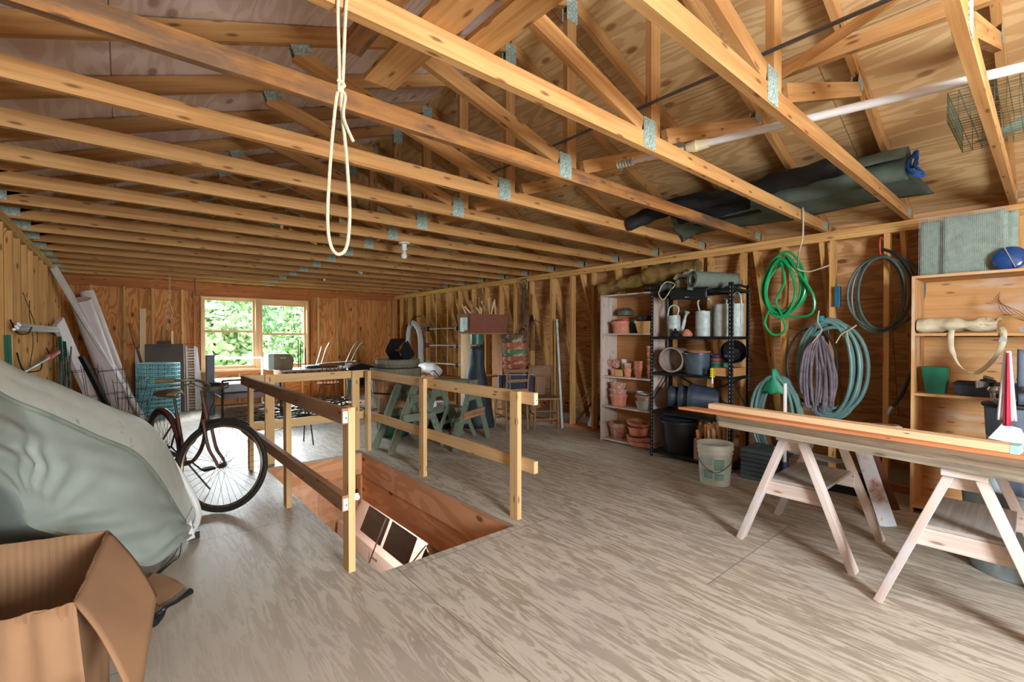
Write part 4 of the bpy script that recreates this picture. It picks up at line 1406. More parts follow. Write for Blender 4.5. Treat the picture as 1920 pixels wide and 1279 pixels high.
tag(MB().tube([(5.14, 1.79, 2.19), (4.97, 1.79, 2.19), (4.955, 1.79, 2.21)], .005, 6).build('nail_hook', M_spoke, smooth=True), 'steel hook in the stud carrying the bright green hose', 'hook')
# large grey-teal coil
bigc = (5.03, 1.36, 1.07)
tag(MB().tube(spline(coil_pts(bigc, .235, .41, 9, 21, .055, dx=.06), 3), .0165, 8).build('garden_hose', M_hose_t, smooth=True), 'thick grey-teal hose in a big oval coil at the middle of the right wall', 'hose')
tag(MB().tube(spline(coil_pts((5.03, 1.50, 1.09), .22, .37, 2, 4, .02, dx=.01), 3), .009, 7).build('black_tubing', M_hose_k, smooth=True), 'thin black tubing looped behind the big grey-teal coil', 'tubing')
M_strip = paint('grey_violet_cloth_hose', (112, 104, 112), rough=.85, var=.2, scale=20)
b_ = MB()
rg = random.Random(8)
for i in range(13):
    y0 = 1.41 + rg.uniform(-.03, .03)
    s_ = (i - 6) / 6
    yb = 1.405 + s_ * .13 + rg.uniform(-.02, .02)
    zb = .66 + rg.uniform(0, .12) + abs(s_) * .06
    b_.tube(spline([(4.935 - rg.uniform(0, .03), y0, 1.36), (4.90 + rg.uniform(-.02, .03), 1.405 + s_ * .10, 1.22), (4.90 + rg.uniform(-.02, .03), 1.405 + s_ * .145 + rg.uniform(-.02, .02), .98), (4.91, yb, zb), (4.925, yb - .03 * s_, zb - .01)], 7), rg.uniform(.010, .016), 6)
tag(b_.build('soaker_hose', M_strip, smooth=True), 'bunch of flat grey-violet hose tied with white cord in front of the teal coil', 'hose')
tag(MB().tube(spline([(4.93, 1.41, 1.60), (4.925, 1.42, 1.50), (4.90, 1.38, 1.42), (4.885, 1.41, 1.36), (4.885, 1.45, 1.30)], 6), .006, 6).build('white_string', M_rope, smooth=True), 'white cord tying up the bunch of grey-violet hose', 'string')
tag(MB().tube(spline([(4.96, 1.13, 1.46), (4.95, 1.18, 1.42), (4.95, 1.24, 1.38), (4.94, 1.28, 1.30)], 6), .006, 6).tube(spline([(4.95, 1.20, 1.40), (4.945, 1.19, 1.34), (4.95, 1.18, 1.25)], 5), .006, 6).build('white_string', M_rope, smooth=True), 'white cord tied round the right side of the teal coil', 'string')
tag(MB().box((5.125, 1.315, 1.735), (.04, .045, .19)).build('blue_level', paint('teal_blue_tool', (30, 104, 130), rough=.4), bevel=.003), 'short teal-blue bracket fixed to the stud above the big coil', 'bracket')
tag(MB().box((4.985, 1.41, 1.525), (.05, .05, .06)).build('blue_tape', paint('teal_tape', (36, 130, 140), rough=.5), bevel=.01), 'teal tape band at the top of the big hose coil', 'tape')
# dark loops at the right
P_ = coil_pts((5.05, .985, 1.745), .215, .35, 4, 31, .055, dx=.03)
tag(MB().tube(spline(P_, 3), .011, 7).build('garden_hose', M_hose_d, smooth=True), 'dark green-grey hose in round loops hung by a red tie near the right shelf', 'hose')
tag(MB().tube(spline([(5.04, .97, 2.12), (5.03, .86, 2.04), (5.02, .765, 1.85), (5.01, .75, 1.50), (5.01, .755, 1.15), (5.0, .82, .88), (4.98, .90, .74)], 8), .013, 8).build('black_hose', M_hose_k, smooth=True), 'single black hose hanging straight down beside the right shelf', 'hose')
tag(MB().tube([(4.985, .885, .765), (4.97, .915, .70)], .017, 8).build('hose_fitting', M_galv, smooth=True), 'metal fitting on the lower end of the hanging black hose', 'fitting')
M_red = paint('red_plastic', (196, 56, 50), rough=.5)
tag(MB().tube(spline([(5.14, .985, 2.22), (5.04, .985, 2.22), (5.03, .985, 2.12), (5.03, .98, 2.075), (5.06, .98, 2.08)], 5), .007, 6).build('red_tie', M_red, smooth=True), 'red tie holding the dark hose loops on the stud', 'tie')
tag(MB().tube([(5.13 - .01, 1.0 + .022 * cos(a), 1.20 + .04 * sin(a)) for a in [.6 + i * .45 for i in range(11)]], .007, 6).build('red_hook', M_red, smooth=True), 'red hook low on the stud beside the big coil', 'hook')
# low coil with green sack
tag(MB().tube(spline(coil_pts((4.96, 1.78, .55), .205, .38, 8, 41, .045, dx=.06), 3), .015, 8).build('garden_hose', M_hose_t, smooth=True), 'grey-teal hose coil hanging low behind the left sawhorse', 'hose')
M_sack = paint('green_plastic_sheet', (40, 150, 112), rough=.5, var=.2, scale=10)
tag(MB().grid(lambda u, v: Vector((4.94 - .05 * sin(pi * u), 1.79 + (u - .5) * (.02 + .26 * v), 1.04 - .24 * v + .012 * sin(u * 14 + v * 3))), 16, 10).build('green_cloth', M_sack, smooth=True, solid=.004), 'green plastic cloth draped in a cone over the low hose coil', 'cloth')
tag(MB().tube(spline([(4.88, 2.0, .24), (4.87, 1.95, .22), (4.87, 1.88, .23), (4.88, 1.80, .25)], 5), .006, 6).build('white_string', M_rope, smooth=True), 'white cord round the foot of the low hose coil', 'string')
wp = tag(MB().tube([(4.66, 1.60, .10), (4.66, 1.60, .93)], .016, 12).build('white_pipe', M_white, smooth=True), 'upright white plastic pipe with a blue-painted foot behind the left sawhorse', 'pipe')
MB().tube([(4.66, 1.60, 0), (4.66, 1.60, .205)], .022, 12).build('foot', paint('blue_paint', (60, 90, 140), rough=.5), wp, smooth=True, label='blue-painted foot')
M_slab = paint('slate_blue_foam', (76, 90, 98), rough=.8, var=.15)
for i in range(7):
    tag(MB().box((4.73 + .01 * random.uniform(-1, 1), 1.80, .021 + i * .041), (.36, .30, .036)).build('foam_mat', M_slab, bevel=.004),
        ['lowest', 'second', 'third', 'fourth', 'fifth', 'sixth', 'topmost'][i] + ' slate-grey mat in the low stack right of the rack', 'mat', 'stack of slate-grey mats')
tag(MB().beam((4.80, 1.70, .30), (4.55, 1.15, .315), .12, .02).build('board', M_horse_shelf), 'short grey board lying from the mat stack behind the left sawhorse', 'board')
# ------------------------------------------------------------------ open shelf at the right edge
M_rsh = wood('raw_pine_shelf', (208, 164, 110), (180, 132, 80), knot=(120, 78, 44), vary=.04, stain=(198, 178, 160), stain_amt=.3)
SX0, SX1, SY0, SY1 = 4.66, 5.08, -.65, .715
su = thing('shelf_unit', 'deep raw-pine shelf unit at the right edge holding garden gear', 'shelf unit', (4.87, 0, 0))
SLV = [.05, .47, .915, 1.375, 1.815]
for y in (SY0 + .01, SY1 - .01):
    MB().slab(SX0, SX1, y - .01, y + .01, 0, 1.825, ua=2, world_uv=False).build('side_panel', M_rsh, su, bevel=.001)
for i, z in enumerate((.24, .70, 1.14, 1.60)):
    MB().slab(SX1 - .012, SX1, SY0 + .02, SY1 - .02, z - .215, z + .215, ua=1, world_uv=False).build('back_board', M_rsh, su)
for z in SLV:
    MB().slab(SX0, SX1 - .012, SY0 + .02, SY1 - .02, z - .010, z + .010, ua=1, world_uv=False).build('shelf', M_rsh, su)
S = [z + .0105 for z in SLV]
# green square pots, black tray, satchel, rake heads
gpn = thing('planter_pot', 'dark green square plastic pot in the left corner of the raw-pine shelf', 'plant pot', (4.78, .59, S[2]))
M_dgreen = paint('dark_green_plastic_pot', (30, 108, 82), rough=.4)
for k in range(2):
    hh = .11 + .10 * k
    b_ = MB()
    z0 = S[2] + .03 * k
    for i in range(4):
        b_.prism([(-.055, -.055, 0), (.055, -.055, 0), (.075, -.075, .17), (-.075, -.075, .17)], (0, .004, 0)).xf(Tm(4.78, .585, z0) @ Rz(i * pi / 2), len(b_.v) - 8)
    b_.slab(4.725, 4.835, .53, .64, z0, z0 + .004)
    b_.build('shell', M_dgreen, gpn)
tr_ = thing('seed_tray', 'long black plastic tray on the raw-pine shelf behind the golf clubs', 'tray', (4.80, .26, S[2]))
b_ = MB()
x0, x1, y0, y1, zz = 4.70, 4.92, .02, .46, S[2]
b_.prism([(x0, y0, zz), (x0, y1, zz), (x0 - .02, y1 + .02, zz + .09), (x0 - .02, y0 - .02, zz + .09)], (.005, 0, 0))
b_.prism([(x1, y0, zz), (x1, y1, zz), (x1 + .02, y1 + .02, zz + .09), (x1 + .02, y0 - .02, zz + .09)], (.005, 0, 0))
b_.prism([(x0, y0, zz), (x1, y0, zz), (x1 + .02, y0 - .02, zz + .09), (x0 - .02, y0 - .02, zz + .09)], (0, .005, 0))
b_.prism([(x0, y1, zz), (x1, y1, zz), (x1 + .02, y1 + .02, zz + .09), (x0 - .02, y1 + .02, zz + .09)], (0, .005, 0))
b_.slab(x0, x1, y0, y1, zz, zz + .004)
b_.build('tray_shell', M_navy, tr_)
MB().tube([(x0 - .022, y0 - .022, zz + .09), (x0 - .022, y1 + .022, zz + .09), (x1 + .022, y1 + .022, zz + .09), (x1 + .022, y0 - .022, zz + .09)], .006, 6, closed=True).build('tray_rim', M_black, tr_)
M_satch = paint('cream_canvas', (196, 186, 158), rough=.85, var=.12, scale=14)
sb = thing('canvas_bag', 'cream canvas bag with a hanging webbing strap on the raw-pine shelf', 'bag', (4.74, .45, S[3]))
b_ = MB().grid(lambda u, v: Vector((4.66 + .17 * (1 - abs(2 * v - 1)) * 1 + 0 if False else 4.74 + .085 * cos(2 * pi * v), .685 - .42 * u, S[3] + .054 + (.053 - .010 * u + .004 * sin(u * 17)) * sin(2 * pi * v))), 40, 24)
for i in range(len(b_.v)):
    p = b_.v[i]
    b_.v[i] = p + Vector((0, 0, max(-.002, .026 * noise.noise(p * 14)))) + Vector((.022 * noise.noise(p * 11), 0, 0))
b_.build('bag_body', M_satch, sb, smooth=True)
MB().grid(lambda u, v: Vector((4.652 + .17 * v, .34 - .08 * u - .02 * v, S[3] + .03 + .075 * sin(pi * (.12 + .6 * v)) + .006 * sin(u * 7))), 12, 10).build('bag_flap', M_satch, sb, smooth=True, solid=.006)
sp = spline([(4.70, .49, S[3] + .03), (4.648, .49, S[3] - .02), (4.645, .485, S[3] - .12), (4.64, .44, S[3] - .24), (4.64, .36, S[3] - .285), (4.64, .28, S[3] - .20), (4.642, .235, S[3] - .09), (4.65, .225, S[3] + .0), (4.69, .24, S[3] + .04)], 7)
b_ = MB()
n_ = len(sp)
b_.grid(lambda u, v: sp[min(n_ - 1, int(round(u * (n_ - 1))))] + Vector((0, 1, 0)) * (v - .5) * (.034 if abs(u - .5) > .2 else .022) * (1 if True else 0) + Vector((0, 0, (v - .5) * .02 * (1 - abs(2 * u - 1)))), n_ - 1, 2)
b_.build('webbing_strap', M_satch, sb, smooth=True, solid=.004)
MB().prism([(4.636, .205, S[3] - .06), (4.636, .25, S[3] - .06), (4.636, .228, S[3] - .005)], (.012, 0, 0)).build('strap_buckle', M_galv, sb)
rh = thing('leaf_rake_head', 'pale wire rake head spreading its tines on the raw-pine shelf', 'rake', (4.72, .13, S[3] + .02))
MB().tube([(4.64, .135, S[3] + .022), (4.74, .12, S[3] + .022)], .019, 14).build('socket', M_galv, rh, smooth=True)
for i in range(9):
    a = -.2 + i * .16
    MB().tube(spline([(4.72, .12, S[3] + .03), (4.70, .06 - .01 * i, S[3] + .03 + .012 * i), (4.69, -.02 - .02 * i + .03 * i, S[3] + .05 + .028 * i)], 5), .0028, 5).build('tine', M_rope, rh, smooth=True)
b_ = MB()
for i in range(5):
    b_.tube(spline([(4.72 + .03 * i, .09, S[3] + .06), (4.76, .16 + .02 * i, S[3] + .15), (4.90, .30 - .01 * i, S[3] + .24 + .015 * i)], 6), .002, 4)
tag(b_.build('dry_twigs', paint('dry_twig', (150, 120, 88), rough=.9), smooth=True), 'thin dry stems standing up behind the canvas bag', 'twigs', kind='stuff')
# ribbed steel strip and white thing, lower shelf
tg_ = thing('spiked_strip', 'dark metal strip with a row of bright teeth on the lower shelf', 'metal strip', (4.72, .35, S[1]))
tag(MB().slab(4.635, 4.90, .08, .66, S[1], S[1] + .079).build('flat_box', M_shelf_in, bevel=.003), 'flat wooden box under the toothed strip on the lower shelf', 'box')
MB().box((4.72, .36, S[1] + .11), (.10, .50, .06)).build('body', M_navy, tg_, bevel=.004)
b_ = MB()
for i in range(16):
    b_.box((4.668, .14 + i * .028, S[1] + .125), (.006, .014, .012), Matrix.Rotation(.5, 3, 'X'))
b_.build('teeth', M_galv, tg_)
tag(MB().lathe([(0, 0), (.03, 0), (.035, .05), (.02, .075), (0, .08)], n=14).build('white_plug', M_white, smooth=True, origin=(0, 0, 0)), 'small white rounded cap at the left end of the toothed strip', 'cap').location = (4.64, .53, .56)
bpy.data.objects['white_plug'].location = (4.665, .62, S[1] + .0795)

# on top: folded mesh and blue disc
M_mesh = paint('folded_green_mesh', (148, 170, 156), rough=.75, var=.12, scale=26, bump=.5, bscale=220)
fm = thing('folded_mesh', 'folded pale green mesh standing on top of the raw-pine shelf', 'mesh', (4.93, .45, 1.826))
b_ = MB()
for i, (x, y0_, y1_, h) in enumerate(((4.86, .24, .56, .46), (4.90, .22, .70, .45), (4.94, .17, .69, .455), (4.98, .18, .68, .45))):
    b_.grid(lambda u, v: Vector((x + .012 * noise.noise(Vector((u * 4, v * 4, i))) + .02 * (v - .5), y0_ + (y1_ - y0_) * u, 1.826 + h * v - .012 * sin(pi * u) * (v > .9))), 14, 14)
b_.build('layers', M_mesh, fm, smooth=True, solid=.004)
b_ = MB()
for y0_, y1_, x in ((.22, .70, 4.89),):
    wire_grid(b_, (x - .055, y0_, 1.826), (0, y1_ - y0_, 0), (0, 0, .47), 44, 40, .0009)
b_.build('mesh_weave', M_galvlight, fm)
dsc = thing('blue_disc', 'shiny blue disc leaning against the folded mesh on top of the raw-pine shelf', 'disc', (4.80, .21, 1.826))
Md = Tm(4.78, .205, 1.826 + .088) @ Matrix.Rotation(-pi / 2 + .25, 4, 'Y')
MB().lathe([(0, .02), (.06, .014), (.085, 0), (.088, -.004), (.0, -.004)], n=32, M=None).xf(Md).build('dish', paint('blue_enamel', (24, 74, 140), rough=.2, spec=.7), dsc, smooth=True)
MB().box((0, 0, .022), (.17, .006, .004)).xf(Md @ Rz(.35)).build('pale_bar', M_galv, dsc)

# ------------------------------------------------------------------ golf bag
M_bag = paint('grey_blue_nylon', (88, 100, 116), rough=.6, var=.12)
M_bag2 = paint('light_grey_nylon', (150, 150, 164), rough=.6, var=.08)
M_club = paint('chrome_club', (176, 176, 174), rough=.25, metal=.9, var=.1)
gb = thing('golf_bag', 'grey-blue golf bag with chrome clubs and a red-and-white towel beside the right shelf', 'golf bag', (4.22, .10, 0))
gx, gy = 4.335, .165
for r0, r1, z0, z1, nm, m_, dx in ((.11, .12, .02, .72, 'bag_body', M_bag2, 0), (.122, .132, .72, .92, 'collar', M_bag, -.0)):
    MB().lathe([(0, z0), (r0, z0), (r1, z1), (r1 - .012, z1), (r0 - .012, z0 + .02), (0, z0 + .02)], (gx, gy, 0), n=28).build(nm, m_, gb, smooth=True)
MB().tube([(gx + .132 * cos(a), gy + .132 * sin(a), .92) for a in [2 * pi * i / 30 for i in range(30)]], .014, 8, closed=True).build('rim', M_black, gb, smooth=True)
MB().grid(lambda u, v: Vector((gx - .02 + .04 * sin(pi * u), gy - .02 - .22 * u, .93 + .35 * v - .03 * u * v)), 10, 8).build('rain_hood', M_bag, gb, smooth=True, solid=.02, label='blue-grey hood standing up')
MB().box((gx - .15, gy + .02, .50), (.06, .17, .30)).build('side_pocket', M_bag, gb, bevel=.02)
rg = random.Random(2)
for i, (dx, dy, h) in enumerate([(-.07, .08, 1.02), (-.09, .05, .99), (-.04, .10, 1.05), (.0, .09, 1.06), (-.06, .03, 1.02), (.04, .0, 1.08), (-.05, -.08, 1.03), (.05, .09, 1.08)]):
    x, y = gx + dx, gy + dy
    c = MB().tube([(x * .5 + gx * .5, y * .5 + gy * .5, .3), (x, y, h - .03)], .005, 6).build('club', M_club, gb, smooth=True)
    a = rg.uniform(2.2, 3.6)
    R2 = Matrix.Rotation(a, 3, 'Z')
    hd = MB()
    if i % 3 == 0:
        hd.lathe([(0, -.022), (.03, -.022), (.044, 0), (.036, .018), (0, .026)], (x + .03 * cos(a), y + .03 * sin(a), h), n=14)
    else:
        hd.prism([(0, -.01, -.02), (.075, -.014, -.028), (.085, -.004, .024), (.02, .0, .008)], (0, .014, .003)).xf(Tm(x, y, h) @ Rz(a))
    hd.build('club_head', M_club if i != 3 else M_black, c, smooth=(i % 3 == 0), bevel=.002 if i % 3 else 0)
tw = MB().grid(lambda u, v: Vector((gx - .165 + .012 * sin(u * 9), gy + .02 - (.010 + .03 * v) * (u - .5) * 2, 1.27 - .43 * v)), 16, 12)
tw.build('towel', paint('white_towel', (222, 216, 216), rough=.9), gb, smooth=True, solid=.012)
MB().grid(lambda u, v: Vector((gx - .183 + .010 * sin(u * 9), gy + .018 - (.003 + .012 * v) * (u - .5) * 2, 1.26 - .45 * v)), 8, 12).build('towel_stripe', paint('red_towel', (206, 58, 84), rough=.9), gb, smooth=True, solid=.008, label='red stripe of the towel')
MB().prism([(gx - .19, gy + .10, .72), (gx - .19, gy - .08, .70), (gx - .18, gy - .04, .80), (gx - .18, gy + .04, .82)], (.02, 0, 0)).build('score_tag', M_white, gb, bevel=.003)
# ribbed galvanised tub
M_tub = paint('bluish_galvanised', (156, 172, 176), rough=.35, metal=.55, var=.12, scale=10)
tb = thing('steel_tub', 'big ribbed galvanised tub under the right-hand sawhorse', 'tub', (3.83, .10, 0))
cxx, cyy = 3.935, .12
prof = [(0, 0), (.205, 0), (.21, .02)]
for i in range(1, 26):
    prof.append((.21 + .0012 * i, .02 + i * .018))
prof += [(.25, .475), (.25, .49), (.235, .49), (.20, .03), (0, .03)]
MB().lathe(prof, (cxx, cyy, .002), n=96, ripple=lambda a, z: .014 * (1 if (.04 < z < .45 and sin(a * 26) > .2) else 0)).build('tub_body', M_tub, tb, smooth=True)
MB().tube([(cxx + .25 * cos(a), cyy + .25 * sin(a), .485) for a in [2 * pi * i / 40 for i in range(40)]], .008, 6, closed=True).build('rolled_rim', M_tub, tb, smooth=True)

# white painted trestle leg leaning behind the sawhorses, dark brown one behind it
M_peel = paint('peeling_white_paint', (206, 212, 220), rough=.6, var=.08, scale=8, dirt=(150, 92, 68), dirt_amt=.35)
M_brownleg = wood('dark_stained_board', (110, 70, 50), (76, 46, 34), kn=0)
tr2 = thing('old_trestle', 'old trestle with a peeling white painted leg between the two sawhorses', 'trestle', (4.35, .85, 0))
MB().beam((4.17, .755, 0), (4.42, 1.02, .66), .10, .028, up=(1, .3, 0)).build('leg', M_peel, tr2, bevel=.002, label='peeling white leg')
MB().beam((4.62, .80, 0), (4.44, .98, .66), .07, .028, up=(1, .3, 0)).build('leg', M_brownleg, tr2, bevel=.002)
MB().beam((4.36, 1.18, .665), (4.52, .75, .665), .09, .03).build('top_board', M_peel, tr2, bevel=.002)
MB().beam((4.17, .78, .03), (4.45, 1.0, .03), .03, .04).build('foot_bar', M_pine, tr2)
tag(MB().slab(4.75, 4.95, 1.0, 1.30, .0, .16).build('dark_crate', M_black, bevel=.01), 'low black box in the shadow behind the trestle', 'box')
# ------------------------------------------------------------------ junk behind the studs, left of the whitewashed unit
M_bag3 = paint('pale_grey_plastic', (150, 152, 154), rough=.6, var=.15)
jb = MB().grid(lambda u, v: Vector((5.50 + .12 * cos(2 * pi * v) * (1 - .5 * u), 4.52 + .10 * sin(2 * pi * v) * (1 - .6 * u) - .05 * u, .001 + .42 * u)), 14, 20)
for i in range(len(jb.v)):
    p = jb.v[i]
    jb.v[i] = p + Vector((noise.noise(p * 9), noise.noise(p * 10 + Vector((2, 0, 0))), 0)) * .035
tag(jb.build('plastic_bag', M_bag3, smooth=True), 'slumped pale grey plastic bag on the floor behind the studs', 'bag')
for i, (a, b, w_, m_) in enumerate((((5.38, 5.0, 0), (5.60, 4.62, .52), .03, M_galvlight), ((5.44, 4.86, 0), (5.70, 4.60, .45), .02, M_black), ((5.34, 4.86, 0), (5.58, 4.58, .40), .018, M_spoke), ((5.42, 5.04, 0), (5.62, 4.70, .56), .04, M_white_dull))):
    tag(MB().beam(a, b, w_, .012).build('metal_strip', m_), ['dull zinc strip', 'black strip', 'thin steel bar', 'off-white flat bar'][i] + ' leaning in the pile behind the studs', 'strip')
tc = thing('paint_can', 'small dark paint can with yellow band on the floor behind the studs', 'can', (5.42, 4.30, 0))
MB().lathe([(0, 0), (.075, 0), (.075, .17), (.068, .17), (.068, .16), (0, .16)], (5.42, 4.30, 0), n=22).build('tin', M_black, tc, smooth=True)
MB().lathe([(.0765, .05), (.0765, .12)], (5.42, 4.30, 0), n=22).build('yellow_band', paint('mustard', (170, 150, 70), rough=.5), tc, smooth=True)
tag(MB().prism([(5.46, 4.42, .0), (5.46, 4.15, .0), (5.56, 4.20, .36), (5.54, 4.36, .40)], (.01, 0, .0)).build('cut_board', M_white_dull), 'pale broken board leaning behind the paint can', 'board')
# ------------------------------------------------------------------ overhead
M_fab = paint('black_landscape_fabric', (24, 27, 31), rough=.75, var=.35, scale=5, bump=.2)
M_fabg = paint('grey_green_fabric', (88, 102, 92), rough=.85, var=.2, scale=6, bump=.15)


def lumpy(pts, r, seed, amp, n=16, seg=8, squash=1.0):
    sp = spline(pts, seg)
    b = MB().tube(sp, [r * (1 + .25 * noise.noise(Vector((i * .25, seed, 0)))) for i in range(len(sp))], n)
    for i in range(len(b.v)):
        p = b.v[i]
        b.v[i] = p + Vector((noise.noise(p * 7 + Vector((seed, 0, 0))), noise.noise(p * 8 + Vector((0, seed, 0))), noise.noise(p * 7 + Vector((0, 0, seed))) * squash)) * amp
    return b


b_ = lumpy([(3.66, 2.59, 2.40), (3.70, 2.46, 2.46), (3.78, 2.2, 2.53), (3.90, 1.75, 2.545), (3.86, 1.35, 2.55), (3.80, .96, 2.545)], .066, 3, .03)
tag(b_.build('landscape_fabric_roll', M_fab, smooth=True), 'black landscape fabric roll lying across the trusses with stray threads', 'fabric roll')
b_ = lumpy([(4.05, 2.30, 2.51), (4.10, 2.0, 2.535), (4.12, 1.70, 2.54)], .08, 9, .05)
b_.grid(lambda u, v: Vector((4.08 - .13 + .40 * u, 2.35 - .62 * v + .05 * sin(u * 5), 2.535 - .07 * u + .02 * noise.noise(Vector((u * 6, v * 6, 3))))), 14, 14)
tag(b_.build('folded_fabric', M_fab, smooth=True, solid=.004), 'bunched black fabric folded over between the two rolls overhead', 'fabric')
tf = thing('grey_fabric_roll', 'wide grey-green fabric roll tied with blue cloth, lying on the trusses at the right', 'fabric roll', (4.45, 1.5, 2.46))


def sheet_f(u, v):
    y = .66 + 1.85 * u
    a = v * 2.2 * pi
    if v < .55:
        t = v / .55
        return Vector((4.16 + .11 * cos(pi * (1 - t)) * 1.0 + .0, y, 2.57 + .10 * sin(pi * (1 - t)) + .006 * noise.noise(Vector((u * 8, v * 4, 0)))))
    t = (v - .55) / .45
    return Vector((4.27 + .58 * t, y + .10 * t * (u - .5), 2.57 - .09 * t ** .5 + .012 * sin(u * 9) * t + .012 * noise.noise(Vector((u * 7, t * 4, 6)))))


MB().grid(sheet_f, 40, 24).build('fabric_sheet', M_fabg, tf, smooth=True, solid=.006)
lumpy([(4.20, .68, 2.535), (4.20, 1.5, 2.53), (4.22, 2.45, 2.53)], .075, 14, .01).build('roll_core', M_fabg, tf, smooth=True)
MB().grid(lambda u, v: Vector((4.42 + .22 * v, 2.60 - .22 * u + .02 * sin(v * 7), 2.51 - .03 * v + .10 * u * (v - .9) * .0 - .10 * v * (1 - u))), 10, 10).build('loose_corner', M_fabg, tf, smooth=True, solid=.004)
bt = MB()
for i in range(5):
    a = i * 1.25
    bt.tube(spline([(4.20, .675, 2.53), (4.20 + .05 * cos(a), .655, 2.55 + .06 * sin(a)), (4.20 + .07 * cos(a + .4), .63 - .01 * i, 2.55 + .09 * sin(a + .3)), (4.20 + .02 * cos(a), .635, 2.545)], 5), .010, 6)
bt.build('blue_tie', paint('bright_blue_cloth', (28, 92, 170), rough=.7, var=.2), tf, smooth=True, label='bright blue cloth tie')

pp = thing('overhead_pipe', 'long grey-white plastic pipe lying across the near truss chords', 'pipe', (2.7, .6, 2.48))
MB().tube([(2.575, 1.35, 2.478), (3.05, -.75, 2.478)], .021, 14).build('tube', M_pale_metal, pp, smooth=True)
MB().tube([(2.592, 1.30, 2.478), (2.580, 1.36, 2.478), (2.577, 1.365, 2.478), (2.565, 1.42, 2.478)], [.026, .031, .034, .024], 16).build('cream_coupling', paint('cream_coupling', (206, 200, 160), rough=.5), pp, smooth=True, label='cream screw coupling')
MB().tube([(2.565, 1.41, 2.478), (2.49, 1.74, 2.474)], .013, 10).build('thin_tube', M_pale_metal, pp, smooth=True)
b_ = MB()
for i in range(6):
    p = Vector((2.49, 1.74, 2.474)).lerp(Vector((2.465, 1.85, 2.474)), i / 6)
    b_.tube([p, p + Vector((-.002, .010, 0)), p + Vector((-.003, .014, 0))], [.024, .024, .017], 12)
b_.build('ribbed_coupling', paint('pale_ribbed', (196, 196, 180), rough=.5), pp, smooth=True, label='pale ribbed coupling')
tag(MB().tube([(RIDGE_X - .055, -.5, 2.60), (RIDGE_X - .055, 3.3, 2.612)], .009, 8).build('thin_rod', paint('dark_rod', (92, 90, 86), rough=.4, metal=.6), smooth=True), 'thin dark metal rod running past the king posts along the attic', 'rod')

# boards lying on the chords
tag(MB().slab(.79, .93, -.2, 1.90, ZP + CH + .001, ZP + CH + .022, ua=1, world_uv=False).build('board', M_chord), 'wide pine board lying across the near truss chords at the top of the view', 'board')
tag(MB().slab(.64, .72, .2, 1.76, ZP + CH + .001, ZP + CH + .036, ua=1, world_uv=False).build('board', M_chord_dark), 'narrow dark board lying left of the wide pine board on the chords', 'board')
tag(MB().slab(.98, 1.10, -.2, 1.50, ZP + CH + .001, ZP + CH + .020, ua=1, world_uv=False).build('board', M_chord), 'second pine board right of the wide one on the chords overhead', 'board')
tag(MB().beam((2.62, 1.02, 2.74), (2.64, -.4, 2.70), .038, .07).build('brace_board', M_chord), 'square-cut brace board slung between the two nearest trusses', 'brace')
tag(MB().beam((2.36, .86, 2.58), (2.40, .0, 2.86), .02, .04).build('brace_board', M_chord), 'thin slanting orange brace strip near the nearest truss', 'brace')

# wire cages
M_cage = paint('green_coated_wire', (84, 112, 96), rough=.5, metal=.4)
b_ = MB()
cx0, cx1, cy0, cy1, cz0, cz1 = 3.22, 3.82, -.55, .36, 2.455, 2.60
for o, du, dv, nu, nv in (((cx0, cy0, cz0), (cx1 - cx0, 0, 0), (0, cy1 - cy0, 0), 14, 22), ((cx0, cy1, cz0), (cx1 - cx0, 0, 0), (0, 0, cz1 - cz0), 14, 4),
                          ((cx1, cy0, cz0), (0, cy1 - cy0, 0), (0, 0, cz1 - cz0), 22, 4), ((cx0, cy0, cz0), (0, cy1 - cy0, 0), (0, 0, cz1 - cz0), 22, 4), ((cx0, cy0, cz1), (cx1 - cx0, 0, 0), (0, cy1 - cy0, 0), 14, 22)):
    wire_grid(b_, o, du, dv, nu, nv, .0014)
tag(b_.build('wire_cage', M_cage), 'flat green wire cage resting on the nearest truss at the right edge', 'cage')
tag(MB().grid(lambda u, v: Vector((3.40 + .30 * u, -.25 + .45 * u + .10 * v, 2.462 + .1 * v * (1 - u))), 6, 4).build('green_mesh_scrap', M_mesh, solid=.003, smooth=True), 'strip of green mesh lying inside the overhead wire cage', 'mesh')

# ropes
rl = MB().tube(spline([(.515, 1.402, 2.465), (.503, 1.400, 2.36), (.506, 1.40, 2.14), (.495, 1.40, 2.06), (.480, 1.40, 1.90), (.470, 1.40, 1.72), (.478, 1.40, 1.635), (.502, 1.40, 1.608), (.528, 1.40, 1.64), (.536, 1.40, 1.75), (.526, 1.40, 1.92), (.512, 1.40, 2.06), (.517, 1.40, 2.14), (.527, 1.400, 2.36), (.540, 1.402, 2.465)], 8), .0052, 7)
rl.tube(spline([(.498, 1.395, 2.13), (.520, 1.395, 2.12), (.500, 1.392, 2.10), (.522, 1.395, 2.09), (.515, 1.39, 2.02), (.545, 1.39, 1.955)], 6), .0052, 6)
tag(rl.build('rope_loop', M_rope, smooth=True), 'pale knotted rope loop hanging from the third truss chord', 'rope')
tag(MB().tube(spline([(4.50, 1.43, 2.462), (4.44, 1.395, 2.455), (4.44, 1.392, 2.36), (4.44, 1.395, 2.20), (4.50, 1.44, 2.10), (4.72, 1.52, 2.03), (4.90, 1.58, 2.0), (4.93, 1.50, 1.97), (4.93, 1.40, 1.99), (4.93, 1.33, 2.01)], 7), .007, 7).build('rope', M_rope, smooth=True), 'rope hanging from the truss end down to the bright green hose', 'rope')

